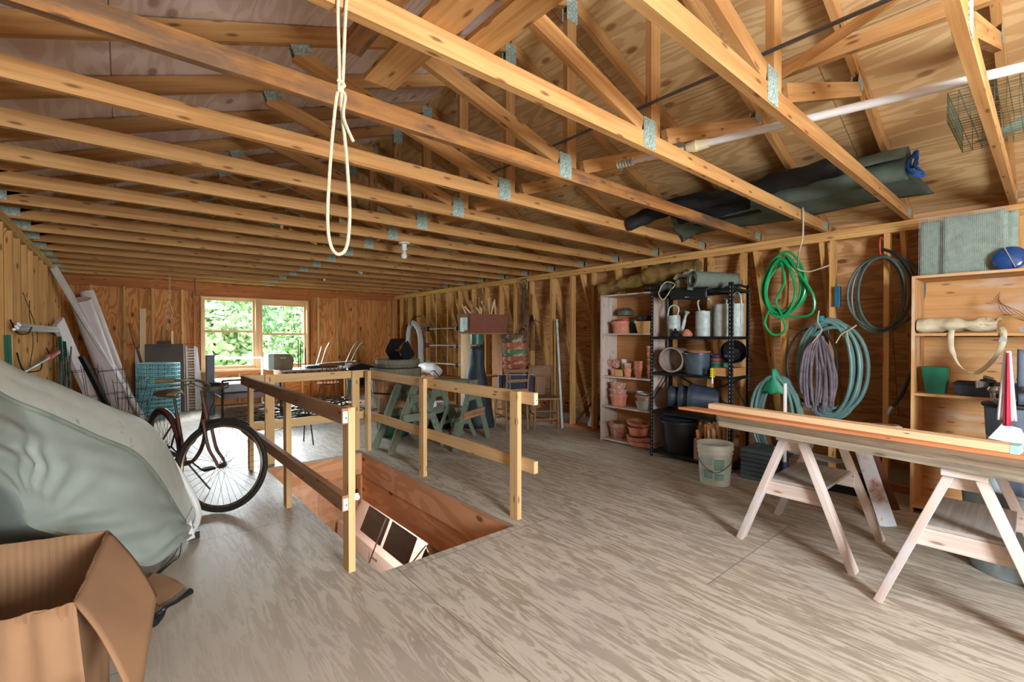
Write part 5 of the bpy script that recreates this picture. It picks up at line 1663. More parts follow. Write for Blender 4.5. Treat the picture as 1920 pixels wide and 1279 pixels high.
# bulb socket on a chord
bs = thing('lamp_socket', 'white porcelain lamp socket with a bare bulb under a truss chord', 'lamp', (2.30, 4.50, 2.36))
Md = Tm(2.30, 4.48, ZP - .002) @ Matrix.Rotation(pi, 4, 'X')
MB().lathe([(0, 0), (.06, 0), (.062, .012), (.028, .022), (.026, .06), (.032, .065), (.03, .085), (0, .09)], n=24).xf(Md).build('socket', paint('porcelain', (206, 212, 204), rough=.3), bs, smooth=True)
MB().lathe([(0, .085), (.014, .088), (.016, .10), (.030, .125), (.033, .145), (.026, .168), (0, .178)], n=20).xf(Md).build('bulb', paint('frosted_bulb', (216, 218, 206), rough=.2), bs, smooth=True)

# cord with hooks, iron hook, far tubes
cd = thing('hanging_cord', 'thin white cord with two curled hooks hanging before the window wall', 'cord', (.64, 9.9, 2.0))
for s_ in (-1, 1):
    MB().tube(spline([(.645 + .005 * s_, 9.93, 2.45), (.645 + .005 * s_, 9.93, 2.2), (.64 + .01 * s_, 9.93, 1.95), (.64 + .05 * s_, 9.93, 1.78), (.64 + .03 * s_, 9.93, 1.68)], 6), .004, 5).build('strand', M_rope, cd, smooth=True)
    MB().tube([(.64 + .04 * s_ + .028 * cos(a), 9.93, 1.655 + .028 * sin(a)) for a in [i * .5 for i in range(11)]], .004, 5).build('curl_hook', M_galv, cd, smooth=True)
tag(MB().tube(spline([(1.01, 9.93, 2.40), (1.01, 9.93, 2.14), (1.03, 9.93, 2.09), (1.05, 9.93, 2.12)], 6), .008, 6).build('iron_hook', M_spoke, smooth=True), 'black iron hook hanging beside the upper left window corner', 'hook')
tag(MB().tube(spline([(2.30, 6.28, 2.462), (2.45, 6.5, 2.462), (2.60, 6.9, 2.462), (2.78, 7.0, 2.40), (2.88, 7.02, 2.35)], 6), .018, 8).build('flexible_duct', M_white_dull, smooth=True), 'pale bent tube with a dark mouth poking below a far truss chord', 'tube')
tag(MB().tube([(2.66, 8.1, 2.33), (2.74, 8.3, 2.38)], .018, 8).build('short_tube', M_white, smooth=True), 'short white tube stub under a far chord', 'tube')

# ------------------------------------------------------------------ left wall and far left corner
M_roll = paint('pinkish_white_foam', (208, 194, 192), rough=.6, var=.05)


def foam_roll(a, b, r, label):
    a, b = Vector(a), Vector(b)
    o = MB().tube([a, a.lerp(b, .02), b], [r * .93, r, r], 26).build('vinyl_roll', M_roll, smooth=True)
    return tag(o, label, 'roll')


foam_roll((.045, 9.30, .02), (-.42, 8.55, 1.86), .115, 'thick pinkish-white vinyl roll leaning behind the long white board')
foam_roll((.16, 9.78, .02), (-.40, 9.60, 2.06), .085, 'slimmer pinkish-white roll leaning deepest in the corner')
tag(MB().beam((-.20, 9.15, .0), (-.60, 8.05, 1.55), .18, .05, up=(1, -.4, 0)).build('pinkish_board', M_roll, bevel=.004), 'narrow pinkish panel leaning left of the vinyl rolls', 'panel')
tag(MB().beam((-.02, 8.75, .0), (-.40, 8.25, 1.10), .06, .04).build('black_edge_strip', M_black), 'black edging strip leaning in front of the vinyl rolls', 'strip')
tag(MB().beam((.27, 9.40, .03), (-.645, 8.14, 2.24), .13, .035, up=(1, -.4, .4)).build('long_board', M_white_dull, bevel=.004), 'long white board leaning from the floor to the left wall plate', 'board')
b_ = MB()
for i in range(5):
    b_.tube([(-.63 + .012 * (i % 2), 5.2 + .05 * i, 1.415 + .012 * i), (-.60 + .012 * (i % 2), 8.7 - .06 * i, 1.42 + .012 * i)], .011, 7)
tag(b_.build('pole_bundle', M_white, smooth=True), 'bundle of white poles slung along the left wall studs', 'poles')
for y in (5.6, 8.2):
    tag(MB().tube(spline([(-.70, y, 1.50), (-.66, y, 1.39), (-.60, y, 1.385), (-.575, y, 1.44)], 4), .006, 5).build('wire_hook', M_wire, smooth=True), ('nearer' if y < 6 else 'farther') + ' wire hook carrying the white poles on the left wall', 'hook')
rt = thing('red_tool', 'red-orange long-handled tool with chrome ends slung below the white poles', 'tool', (-.6, 7, 1.12))
MB().tube([(-.62, 5.5, 1.06), (-.60, 6.3, 1.10), (-.60, 7.2, 1.14)], [.012, .018, .02], 8).build('chrome_shaft', M_galv, rt, smooth=True)
MB().tube([(-.60, 7.0, 1.13), (-.59, 8.3, 1.19)], .032, 10).build('red_body', M_red, rt, smooth=True)
MB().lathe([(0, 0), (.05, 0), (.07, .07), (.05, .14), (0, .15)], (-.58, 8.35, 1.10), n=14).build('chrome_head', M_galv, rt, smooth=True)
for y in (5.9, 8.0):
    tag(MB().tube(spline([(-.70, y, 1.22), (-.66, y, 1.06 + (y - 5.9) * .035), (-.56, y, 1.055 + (y - 5.9) * .035), (-.545, y, 1.12)], 4), .006, 5).build('wire_hook', M_wire, smooth=True), ('nearer' if y < 6 else 'farther') + ' wire hook carrying the red tool on the left wall', 'hook')
M_tpost = paint('green_post_enamel', (26, 84, 60), rough=.4)
for i, (a, b) in enumerate((((-.62, 4.55, 0), (-.60, 4.15, 1.30)), ((-.56, 4.60, 0), (-.57, 4.45, 1.37)), ((-.52, 7.95, 0), (-.57, 7.85, 1.36)), ((-.46, 8.05, 0), (-.54, 7.98, 1.30)))):
    bb = MB().beam(a, b, .035, .006)
    bb.beam(a, b, .006, .035)
    tag(bb.build('fence_post', M_tpost), ['green steel fence post leaning far left behind the boat', 'taller green steel fence post beside the leftmost one', 'green steel fence post standing in front of the red tool', 'second green post standing by the red tool'][i], 'fence post')


def tomato_cage(name, x, y, h, r, label, mat, seed, tilt=(0, 0)):
    rg = random.Random(seed)
    b = MB()
    for i in range(4):
        a = i * pi / 2 + rg.random()
        b.tube([(.03 * cos(a), .03 * sin(a), .0 if True else 0), (r * cos(a), r * sin(a), h)], .003, 5)
    for z in (.3, .62, .95):
        b.tube([(r * z * cos(q * .5236), r * z * sin(q * .5236), h * z) for q in range(12)], .003, 5, closed=True)
    o = b.build(name, mat, smooth=True, origin=(0, 0, 0))
    o.location = (x, y, 0)
    o.rotation_euler = (tilt[0], tilt[1], 0)
    return tag(o, label, 'plant cage', 'wire plant cages behind the boat')


for i, (x, y, h, r, t_) in enumerate(((-.02, 8.3, .95, .16, (0, -.08)), (.12, 8.65, .80, .15, (.05, .05)), (.02, 8.9, .72, .15, (0, .04)), (.22, 8.95, .60, .14, (0, .08)), (-.25, 7.7, 1.0, .15, (.03, -.12)))):
    tomato_cage('plant_cage', x, y, h, r, ['tallest wire plant cage in front of the vinyl rolls', 'wire plant cage just right of the tallest one', 'wire plant cage leaning at the foot of the rolls', 'lowest wire plant cage beside the green mesh roll', 'wire plant cage at the green posts'][i], M_wire, i, t_)
b_ = MB()
rg = random.Random(5)
for i in range(16):
    y = rg.uniform(7.6, 8.3)
    b_.tube([(-.50 + rg.uniform(-.08, .08), y, 0), (-.56 + rg.uniform(-.05, .08), y + rg.uniform(-.2, .2), rg.uniform(.7, 1.25))], .008, 5)
tag(b_.build('bamboo_stakes', paint('grey_stakes', (110, 100, 88), rough=.8, var=.2), smooth=True), 'sheaf of grey garden stakes under the red tool', 'stakes', kind='stuff')
b_ = MB()
b_.tube(spline([(-.66, 6.3, 1.7), (-.64, 6.1, 1.55), (-.63, 6.2, 1.3), (-.64, 6.0, 1.0), (-.64, 6.1, .7)], 6), .004, 5)
b_.tube(spline([(-.66, 5.9, 1.75), (-.62, 6.3, 1.45), (-.63, 6.5, 1.3)], 6), .004, 5)
tag(b_.build('dry_vine', paint('dry_vine', (96, 84, 50), rough=.9), smooth=True), 'thin dry vine trailing over the left wall studs', 'vine')

# blue-green wire fence roll
mr = thing('fence_roll', 'upright roll of blue-green coated wire fencing near the window wall', 'wire roll', (.48, 9.85, 0))
M_bluewire = paint('turquoise_coated_wire', (150, 208, 214), rough=.45, var=.15)
b_ = MB()
for r in (.30, .27, .23):
    for j in range(14):
        z = .01 + j * .069
        b_.tube([(.48 + r * cos(q * 2 * pi / 28), 9.85 + r * sin(q * 2 * pi / 28), z) for q in range(28)], .0065, 4, closed=True)
    nq = int(34 * r / .30)
    for q in range(nq):
        a = 2 * pi * q / nq
        b_.tube([(.48 + r * cos(a), 9.85 + r * sin(a), .01), (.48 + r * cos(a), 9.85 + r * sin(a), .91)], .0036, 4, cap=False)
b_.build('wire_mesh', M_bluewire, mr)
b_ = MB()
for r in (.15,):
    for j in range(14):
        b_.tube([(.48 + r * cos(q * 2 * pi / 20), 9.85 + r * sin(q * 2 * pi / 20), .012 + j * .069) for q in range(20)], .004, 4, closed=True)
    for q in range(22):
        a = 2 * pi * q / 22
        b_.tube([(.48 + r * cos(a), 9.85 + r * sin(a), .01), (.48 + r * cos(a), 9.85 + r * sin(a), .91)], .0036, 4, cap=False)
b_.build('inner_mesh', M_bluewire, mr)
# panels leaning on the window wall
M_brownp = paint('dark_brown_panel', (76, 60, 50), rough=.5, var=.06)
bp_ = thing('brown_headboard', 'dark brown flat panel leaning on the window wall behind the fence roll', 'panel', (.60, 10.4, 0))
MB().beam((.60, 10.25, 0), (.60, 10.48, 1.22), .56, .03, up=(0, 1, 0)).build('panel_face', M_brownp, bp_)
MB().beam((.60, 10.43, 1.18), (.60, 10.46, 1.275), .20, .025, up=(0, 1, 0)).build('handle_tab', M_brownp, bp_)
MB().beam((.886, 10.24, 0), (.886, 10.47, 1.21), .012, .035, up=(0, 1, 0)).build('pale_edge', M_white_dull, bp_)
lv = thing('louvred_shutter', 'narrow cream louvred panel leaning right of the brown panel', 'panel', (.98, 10.4, 0))
for x in (.925, 1.055):
    MB().beam((x, 10.25, 0), (x, 10.48, 1.18), .03, .03, up=(0, 1, 0)).build('stile', M_white_dull, lv)
b_ = MB()
for i in range(22):
    b_.box((.99, 10.265 + .0096 * i, .05 + i * .051), (.11, .012, .03), Matrix.Rotation(.5, 3, 'X'))
b_.build('louvres', M_shelf_old, lv)
tag(MB().prism([(1.075, 10.30, 0), (1.19, 10.30, 0), (1.10, 10.48, 1.16), (1.075, 10.48, 1.16)], (0, .012, 0)).build('white_board', M_white_dull), 'tapering cream board leaning right of the louvred panel', 'board')
for i, (x0, x1, zt, w_, m_, lab) in enumerate(((.28, .30, 1.86, .085, M_pine, 'pale pine board standing tallest behind the fence roll'), (.22, .22, 1.14, .07, M_white_dull, 'off-white board left of the pale pine board'),
                                               (.56, .60, 1.58, .06, M_chord, 'thin pine board rising above the brown panel'), (.70, .72, 1.46, .035, M_pine, 'yellowish stick rising above the brown panel'), (.62, .64, 1.48, .05, M_chord_dark, 'dark board rising above the brown panel'),
                                               (.46, .12, 1.60, .04, M_chord_dark, 'reddish strip leaning diagonally to the wall behind the fence roll'), (-.05, .05, .95, .12, M_trim_red, 'reddish board at the foot of the window wall left of the fence roll'))):
    tag(MB().beam((x0, 10.44 - .005 * i, 0), (x1, 10.53 - .004 * i, zt), w_, .018, up=(0, 1, 0)).build('board', m_), lab, 'board')

# ------------------------------------------------------------------ bed, table, chairs by the window
M_matt = paint('pale_ticking', (196, 200, 212), rough=.9, var=.05)
bdv = thing('bed', 'small white metal bed with a pale mattress in front of the window', 'bed', (1.75, 9.6, 0))
MB().slab(1.30, 2.15, 8.95, 10.35, .42, .56).build('mattress', M_matt, bdv, bevel=.03)
MB().slab(1.31, 2.14, 8.96, 10.34, .30, .40).build('box_spring', paint('grey_mauve_base', (150, 138, 140), rough=.9), bdv, bevel=.01)
for y, zt in ((8.95, .62), (10.38, .93)):
    MB().tube(spline([(1.28, y, 0), (1.28, y, zt - .06), (1.32, y, zt), (1.75, y, zt), (2.13, y, zt), (2.17, y, zt - .06), (2.17, y, 0)], 5), .018, 8).build('end_frame', M_white if y > 9 else M_spoke, bdv, smooth=True)
for x in (1.28, 2.17):
    MB().tube([(x, 8.95, .33), (x, 10.38, .33)], .014, 6).build('side_rail', M_spoke, bdv, smooth=True)
tag(MB().slab(1.12, 1.24, 9.45, 9.60, 0, 1.04).build('grey_post', paint('grey_board', (110, 114, 120), rough=.6), bevel=.01), 'grey upright padded post at the left of the bed', 'post')
tag(MB().slab(1.50, 1.86, 8.9, 8.98, .72, 1.02).build('headrest_end', M_white_dull, bevel=.03), 'off-white padded bed-end leaning at the railing corner', 'cushion') if False else None
M_tang = paint('dark_tangled_wire', (74, 78, 76), rough=.5, metal=.4, var=.3)
b_ = MB()
rg = random.Random(17)
for i in range(170):
    cx_, cy_ = rg.uniform(1.45, 3.2), rg.uniform(7.1, 8.25)
    z = rg.uniform(.03, .42) * (1 - .5 * abs(cx_ - 2.2))
    a = rg.gauss(.2, .5)
    L = rg.uniform(.2, .6)
    d = Vector((cos(a), sin(a), rg.uniform(-.15, .15))) * L
    c = Vector((cx_, cy_, max(.02, z)))
    p0, p1 = c - d / 2, c + d / 2
    for p in (p0, p1):
        p.z = max(.012, p.z)
    m_ = c + Vector((0, 0, rg.uniform(-.03, .05)))
    m_.z = max(.012, m_.z)
    b_.tube(spline([p0, m_, p1], 3), rg.uniform(.004, .010), 4)
tag(b_.build('brush_pile', M_tang, smooth=True), 'low tangle of dark rods and branches on the floor before the bed and table', 'tangle', kind='stuff')
tbl = thing('table', 'long low table under the right window half carrying a carton and odds and ends', 'table', (2.8, 9.6, 0))
MB().slab(2.25, 3.75, 9.3, 9.95, .70, .73, ua=0, world_uv=False).build('tabletop', paint('pale_laminate', (190, 196, 200), rough=.5), tbl, bevel=.004)
MB().slab(2.28, 3.72, 9.33, 9.92, .62, .70, ua=0, world_uv=False).build('apron', M_trim_red, tbl)
for x in (2.32, 3.68):
    for y in (9.37, 9.88):
        MB().box((x, y, .31), (.05, .05, .62)).build('leg', M_shelf_in, tbl)
ct = thing('carton', 'brown file carton with a hand hole on the table before the window', 'box', (2.38, 9.6, .731))
MB().prism([(2.18, 9.42, .731), (2.50, 9.42, .731), (2.53, 9.42, .92), (2.46, 9.42, 1.03), (2.18, 9.42, 1.04)], (0, .38, 0)).build('carton_body', paint('olive_brown_card', (128, 112, 88), rough=.8), ct, bevel=.01)
MB().slab(2.28, 2.38, 9.414, 9.42, .945, .965).build('hand_hole', M_white_dull, ct)
MB().slab(2.08, 2.18, 9.43, 9.80, .731, 1.035).build('pale_end', paint('pale_green_card', (176, 188, 176), rough=.8), ct, bevel=.01)
M_tealt = paint('teal_tray_plastic', (40, 74, 72), rough=.4)
tag(MB().slab(2.75, 3.35, 9.4, 9.75, .731, .79).build('teal_tray', M_tealt, bevel=.015), 'dark teal tray lying on the table right of the carton', 'tray')
for i in range(9):
    x = 2.35 + .15 * i
    tag(MB().lathe([(0, 0), (.02, 0), (.045, .035), (.02, .07), (0, .075)], n=12).build('black_ball_foot', M_black, smooth=True, origin=(0, 0, 0)), 'small black knob hanging in the row along the table front edge', 'knob', 'black knobs along the front of the window table').location = (x, 9.285, .615)
for i, (x, h) in enumerate(((2.62, 1.22), (2.72, 1.14), (2.60, 1.30))):
    tag(MB().tube([(x, 9.34 + .03 * i, .731), (x, 9.36 + .03 * i, h)], .009, 6).build('thin_post', M_black, smooth=True), ['thin black rod standing right of the carton', 'shorter black rod standing on the table', 'tallest thin black rod behind the carton'][i], 'rod')
M_tube = paint('cream_tube_steel', (176, 180, 160), rough=.4, metal=.3)
uc = thing('upturned_chair', 'upturned tubular chair with cream legs in the air on the table', 'chair', (3.45, 9.6, .731))
for a in ([(3.05, 9.5, .78), (3.15, 9.5, 1.10), (3.22, 9.48, 1.24), (3.19, 9.46, 1.245)], [(3.05, 9.80, .78), (3.12, 9.8, 1.0), (3.16, 9.8, 1.16)], [(3.55, 9.5, .82), (3.68, 9.5, 1.10), (3.77, 9.49, 1.23), (3.80, 9.48, 1.235)],
          [(3.75, 9.75, .82), (3.88, 9.75, 1.08), (3.97, 9.74, 1.21), (4.0, 9.73, 1.215)]):
    MB().tube(spline(a, 5), .011, 7).build('leg', M_tube, uc, smooth=True)
MB().tube(spline([(3.0, 9.5, .80), (3.3, 9.48, .80), (3.6, 9.5, .80), (3.8, 9.6, .83), (3.7, 9.8, .83), (3.05, 9.82, .80)], 5), .011, 7).build('seat_frame', M_tube, uc, smooth=True)
MB().slab(3.06, 3.70, 9.52, 9.78, .76, .785).build('seat_pad', M_matt, uc, bevel=.01)
M_wind = wood('reddish_brown_turned_wood', (168, 102, 62), (128, 70, 42), kn=0)
wc = thing('windsor_chair', 'reddish-brown spindle-back chair standing before the window table', 'chair', (2.98, 8.85, 0))
MB().lathe([(0, 0), (.20, 0), (.215, .018), (.20, .036), (0, .038)], (2.98, 8.85, .46), n=24).build('seat', M_wind, wc, smooth=True)
for sx in (-1, 1):
    for sy in (-1, 1):
        MB().tube([(2.98 + sx * .11, 8.85 + sy * .11, .44), (2.98 + sx * .15, 8.85 + sy * .15, .25), (2.98 + sx * .19, 8.85 + sy * .19, 0)], [.015, .024, .013], 8).build('leg', M_wind, wc, smooth=True)
MB().tube([(2.82, 8.72, .2), (3.14, 8.72, .2)], .011, 6).build('stretcher', M_wind, wc, smooth=True)
for i in range(6):
    x = -.15 + .06 * i
    MB().tube([(2.98 + x, 8.70, .495), (2.98 + x * 1.25, 8.63, .82)], .009, 6).build('spindle', M_wind, wc, smooth=True)
MB().tube(spline([(2.76, 8.66, .83), (2.86, 8.62, .845), (2.98, 8.61, .85), (3.10, 8.62, .845), (3.20, 8.66, .83)], 5), .028, 8).build('top_rail', M_wind, wc, smooth=True)
M_wick = paint('dark_wicker', (66, 72, 88), rough=.8, var=.35, scale=70)
wk = thing('metal_chair', 'low dark mesh armchair with a pale tube rim right of the spindle chair', 'chair', (3.62, 8.7, 0))
MB().grid(lambda u, v: Vector((3.62 + .36 * cos(pi * (.0 + u)) * (1 - .15 * (1 - v)), 8.62 + .28 * sin(pi * u) * (1 - .1 * (1 - v)), .42 + .42 * v - .10 * abs(cos(pi * u)) * v)), 24, 8).build('mesh_back', M_wick, wk, smooth=True, solid=.01)
MB().tube([Vector((3.62 + .36 * cos(pi * i / 20), 8.62 + .28 * sin(pi * i / 20), .84 - .10 * abs(cos(pi * i / 20)))) for i in range(21)], .012, 8).build('rim_tube', M_tube, wk, smooth=True)
MB().slab(3.32, 3.92, 8.40, 8.86, .40, .43).build('seat', M_wick, wk, bevel=.01)
for sx in (-.27, .27):
    for sy in (-.18, .18):
        MB().tube([(3.62 + sx, 8.64 + sy, .41), (3.62 + sx * 1.25, 8.64 + sy * 1.3, 0)], .011, 7).build('leg', M_tube, wk, smooth=True)
tag(MB().grid(lambda u, v: Vector((3.20 + .10 * u, 8.50 + .01 * sin(v * 9), .30 + .26 * v)), 6, 8).build('mint_cloth', paint('mint_print_cloth', (150, 206, 190), rough=.9, var=.2, scale=30), smooth=True, solid=.02), 'mint-green patterned cloth hanging between the two chairs', 'cloth')
ir = thing('iron_stand', 'black wrought-iron stand with scrolls behind the far railing', 'stand', (1.65, 6.15, 0))
for y, x in ((6.30, 1.80), (6.00, 1.83)):
    MB().tube(spline([(x, y, 0), (x - .01, 6.15 + (y - 6.15) * .5, .25), (x - .02, 6.15, .42), (x - .02, 6.15 - (y - 6.15) * .45, .56)], 6), .008, 6).build('leg', M_wire, ir, smooth=True)
MB().tube([(1.38, 6.15, .42), (1.86, 6.15, .43)], .006, 6).build('cross_bar', M_wire, ir, smooth=True)
for x in (1.40, 1.52, 1.75, 1.86):
    MB().tube([(x + .03 * cos(a) * (1 - a / 12), 6.15, .445 + .03 * sin(a) * (1 - a / 12)) for a in [i * .45 for i in range(16)]], .004, 5).build('scroll', M_wire, ir, smooth=True)
for y, x in ((6.27, 1.36), (6.03, 1.36)):
    MB().tube([(x, y, 0), (1.40, 6.15, .42)], .008, 6).build('leg', M_wire, ir, smooth=True)
cw = MB()
for k in range(26):
    a0 = 2 * pi * k / 26
    for s_ in (-1, 1):
        cw.tube([(2.40 + .19 * cos(a0 + s_ * .18 * (1 if j % 2 else 0) + s_ * .0), 5.80 + .19 * sin(a0 + s_ * .18 * (1 if j % 2 else 0)), .01 + j * .04) for j in range(16)], .0012, 3, cap=False)
tag(cw.build('chicken_wire_roll', M_galvlight), 'loose roll of chicken wire standing behind the railing corner', 'wire roll')

# ------------------------------------------------------------------ wooden tubs, green sawhorses
M_oldwood = wood('old_grey_brown_staves', (176, 134, 98), (128, 92, 64), knot=(60, 44, 30), contrast=1.2, stain=(128, 128, 118), stain_amt=.3)
M_greytub = wood('greyed_staves', (128, 122, 104), (92, 86, 70), kn=0, stain=(110, 120, 108), stain_amt=.3)
M_gtub = paint('ribbed_green_plastic', (36, 84, 62), rough=.45, var=.2)


def staves(a, z):
    return -.018 if abs(((a * 10 / pi) % 2) - 1) > .88 else 0


tb2 = tag(MB().lathe([(0, 0), (.17, 0), (.20, .03), (.235, .12), (.245, .30), (.24, .31), (.235, .30), (.19, .03), (0, .02)], (2.86, 5.86, 0), n=80, ripple=lambda a, z: .02 * sin(a * 26) if z > .02 else 0).build('green_tub', M_gtub, smooth=True), 'ribbed dark green tub at the bottom of the barrel stack', 'tub')
bl2 = thing('half_barrel', 'bulging wooden half barrel stacked on the green tub beside the railing', 'barrel', (2.88, 5.86, .31))
MB().lathe([(0, .315), (.20, .315), (.27, .42), (.31, .55), (.325, .70), (.325, .78), (.31, .78), (.30, .55), (.20, .33), (0, .33)], (2.88, 5.86, 0), n=80, ripple=staves).build('staves', M_oldwood, bl2, smooth=False)
MB().lathe([(.328, .77), (.34, .78), (.342, .93), (.33, .935), (.325, .93), (.325, .78)], (2.88, 5.86, 0), n=60, ripple=staves).build('grey_collar', M_greytub, bl2, smooth=False)
MB().lathe([(.332, .60), (.334, .60), (.334, .62), (.332, .62)], (2.88, 5.86, 0), n=60).build('hoop', M_wire, bl2, smooth=True)
tag(MB().lathe([(0, .94), (.27, .94), (.30, .99), (.30, 1.04), (.285, 1.05), (.27, 1.0), (0, .97)], (2.93, 5.90, 0), n=60, ripple=staves).build('wooden_tub', M_greytub), 'shallow dark wooden tub resting on top of the half barrel', 'tub')
o = MB()
for i in range(4):
    o.prism([(-.10, -.13, 0), (.10, -.13, 0), (.13, -.16, .20), (-.13, -.16, .20)], (0, .005, 0)).xf(Rz(i * pi / 2), len(o.v) - 8)
o.slab(-.10, .10, -.10, .10, 0, .005)
q_ = o.build('black_bin', M_black, origin=(0, 0, 0))
q_.location = (2.93, 5.98, 1.08)
q_.rotation_euler = (.0, .9, .4)
tag(q_, 'small black bin tipped over on the wooden tubs', 'bin')
M_greenp = wood('flaking_green_paint', (124, 136, 116), (92, 104, 88), knot=(70, 60, 48), stain=(104, 92, 74), stain_amt=.35)


def green_horse(L=.5, sp_=.35, H=.78, brown=False):
    t = thing('sawhorse', 'x', 'sawhorse', group='flaking green sawhorses behind the railing')
    MB().box((0, L / 2, H - .02), (.10, L + .1, .04)).build('top_beam', M_greenp, t, bevel=.003)
    for y in (0, L):
        for s_ in (-1, 1):
            MB().beam((s_ * sp_, y, 0), (s_ * .04, y, H - .04), .085, .03, up=(0, 1, 0)).build('leg', M_greenp, t, bevel=.003)
        MB().box((0, y - .03 + (.06 if y else 0), .40), (sp_ * 1.2, .022, .09)).build('brace', M_oldwood if (brown and y == 0) else M_greenp, t, bevel=.002)
        MB().box((0, y - .03 + (.06 if y else 0), .62), (sp_ * .7, .022, .09)).build('brace', M_greenp, t, bevel=.002)
    return t


g1 = green_horse(.42, .36, .80)
g1.location = (2.71, 4.93, 0)
g1['label'] = 'flaking green sawhorse in front of the half barrel, left of the pair'
g2 = green_horse(.50, .44, .82, True)
g2.location = (3.36, 4.72, 0)
g2.rotation_euler = (0, 0, .45)
g2['label'] = 'flaking green sawhorse with a bare brown brace, right of the pair'
g3 = dup(g1, (3.42, 5.05, 0), .3, label='smaller flaking green sawhorse nested under the right one', scale=(.8, .5, .55))
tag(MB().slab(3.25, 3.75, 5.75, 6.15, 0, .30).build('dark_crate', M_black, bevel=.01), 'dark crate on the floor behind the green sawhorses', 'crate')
tag(MB().slab(3.30, 3.42, 5.80, 5.88, .301, .42).build('pink_carton', paint('pink_card', (214, 70, 110), rough=.6), bevel=.004), 'small hot-pink carton on the dark crate behind the railing', 'box')
tag(MB().slab(3.48, 3.66, 5.78, 5.95, .301, .40).build('white_carton', M_white, bevel=.004), 'small white carton next to the pink one', 'box')

# ------------------------------------------------------------------ right back: conduit, clamps, stand, planters
M_cond = paint('pale_grey_conduit', (186, 190, 196), rough=.4, var=.06)
b_ = MB()
for i in range(6):
    dx, dy = -.02 * (i % 3), .05 * i
    b_.tube(spline([(4.98 + dx, 9.50 - dy * .6, .02 + .1 * (i % 2)), (4.96 + dx, 9.52 - dy * .6, .8), (4.96 + dx, 9.50 - dy * .5, 1.35), (4.95 + dx, 9.32 - dy * .2, 1.66 - .012 * i), (4.95 + dx, 9.05 + dy * .1, 1.64 - .01 * i), (4.96 + dx, 8.86 + dy * .2, 1.35), (4.97 + dx, 8.84 + dy * .25, .8), (4.98 + dx, 8.78 + dy * .3, .02 + .12 * ((i + 1) % 2))], 8), .026, 9)
tag(b_.build('hose_bundle', M_cond, smooth=True), 'bundle of thick pale hose looped over a hook on the far right wall', 'hose')
tag(MB().tube(spline([(5.15, 9.2, 1.82), (5.0, 9.2, 1.80), (4.90, 9.2, 1.74), (4.86, 9.2, 1.60)], 5), .009, 6).build('iron_hook', M_spoke, smooth=True), 'black hook holding the thick pale hose bundle', 'hook')
for i, z in enumerate((1.52, 1.17, .79)):
    c = thing('pipe_clamp', 'x', 'clamp', (5.1, 8.4, z), group='pipe clamps across the right wall studs')
    c['label'] = ['highest pipe clamp slung across the studs', 'middle pipe clamp with a reddish jaw across the studs', 'lowest pipe clamp across the studs'][i]
    MB().tube([(5.08, 8.85, z), (5.08, 7.55, z + .01)], .014, 8).build('pipe', M_pale_metal if i else M_galvlight, c, smooth=True)
    MB().box((5.06, 8.80, z), (.07, .12, .10)).build('jaw', [M_black, paint('clamp_red', (120, 60, 66), rough=.4), M_galvlight][i], c, bevel=.008)
    MB().tube([(5.05, 8.80, z), (5.04, 9.0, z - .02)], .010, 8).build('screw', M_galv, c, smooth=True)
    MB().box((5.06, 7.65, z), (.05, .05, .08)).build('tail_jaw', M_spoke, c, bevel=.006)
    MB().tube([(5.155, 7.9, z - .03), (5.06, 7.9, z - .022), (5.05, 7.9, z - .005)], .006, 5).build('hanger', M_spoke, c)
tag(lumpy([(4.55, 8.35, .70), (4.60, 8.0, .74), (4.62, 7.65, .70)], .10, 4, .05, squash=.6).build('white_sack', M_white, smooth=True), 'bright white plastic sack piled on the low table under the clamps', 'sack')
lt = thing('low_table', 'low bench under the white sack and clamps', 'bench', (4.6, 7.9, 0))
MB().slab(4.35, 4.95, 7.35, 8.6, .55, .60, ua=1, world_uv=False).build('bench_top', M_shelf_in, lt)
for x in (4.4, 4.9):
    for y in (7.42, 8.52):
        MB().box((x, y, .275), (.05, .05, .55)).build('leg', M_shelf_in, lt)
tag(MB().tube(spline([(4.45, 7.8, .61), (4.42, 7.65, .66), (4.45, 7.5, .72), (4.5, 7.4, .62), (4.6, 7.5, .61)], 6), .010, 6).build('blue_cable', paint('blue_black_cable', (36, 48, 74), rough=.4), smooth=True), 'dark blue cable heaped beside the white sack', 'cable')
st_ = thing('plank_stand', 'tall rough stand of stacked planks holding the clay-coloured planter box', 'stand', (4.5, 6.1, 0))
for x in (4.22, 4.86):
    MB().box((x, 6.05, .35), (.10, .28, .695), ua=2).build('upright', M_pine if x < 4.5 else M_shelf_in, st_, bevel=.003)
    MB().box((x, 6.05, 1.05), (.10, .28, .695), ua=2).build('upright', M_pine if x < 4.5 else M_shelf_in, st_, bevel=.003)
MB().slab(4.15, 4.93, 5.9, 6.2, 1.40, 1.415, ua=0, world_uv=False).build('top_plank', M_shelf_in, st_)
MB().slab(4.27, 4.81, 5.92, 6.18, .70, .72, ua=0, world_uv=False).build('shelf_plank', M_shelf_in, st_)
pb = thing('planter_box', 'rectangular clay-coloured plastic planter box full of stakes on the plank stand', 'planter', (4.55, 6.05, 1.417))
M_claypl = paint('matte_clay_plastic', (136, 84, 66), rough=.7, var=.05)
b_ = MB()
x0, x1, y0, y1, zz, hh = 4.12, 4.86, 5.86, 6.16, 1.417, .30
b_.prism([(x0, y0, zz), (x1, y0, zz), (x1 + .03, y0 - .03, zz + hh), (x0 - .03, y0 - .03, zz + hh)], (0, .01, 0))
b_.prism([(x0, y1, zz), (x1, y1, zz), (x1 + .03, y1 + .03, zz + hh), (x0 - .03, y1 + .03, zz + hh)], (0, -.01, 0))
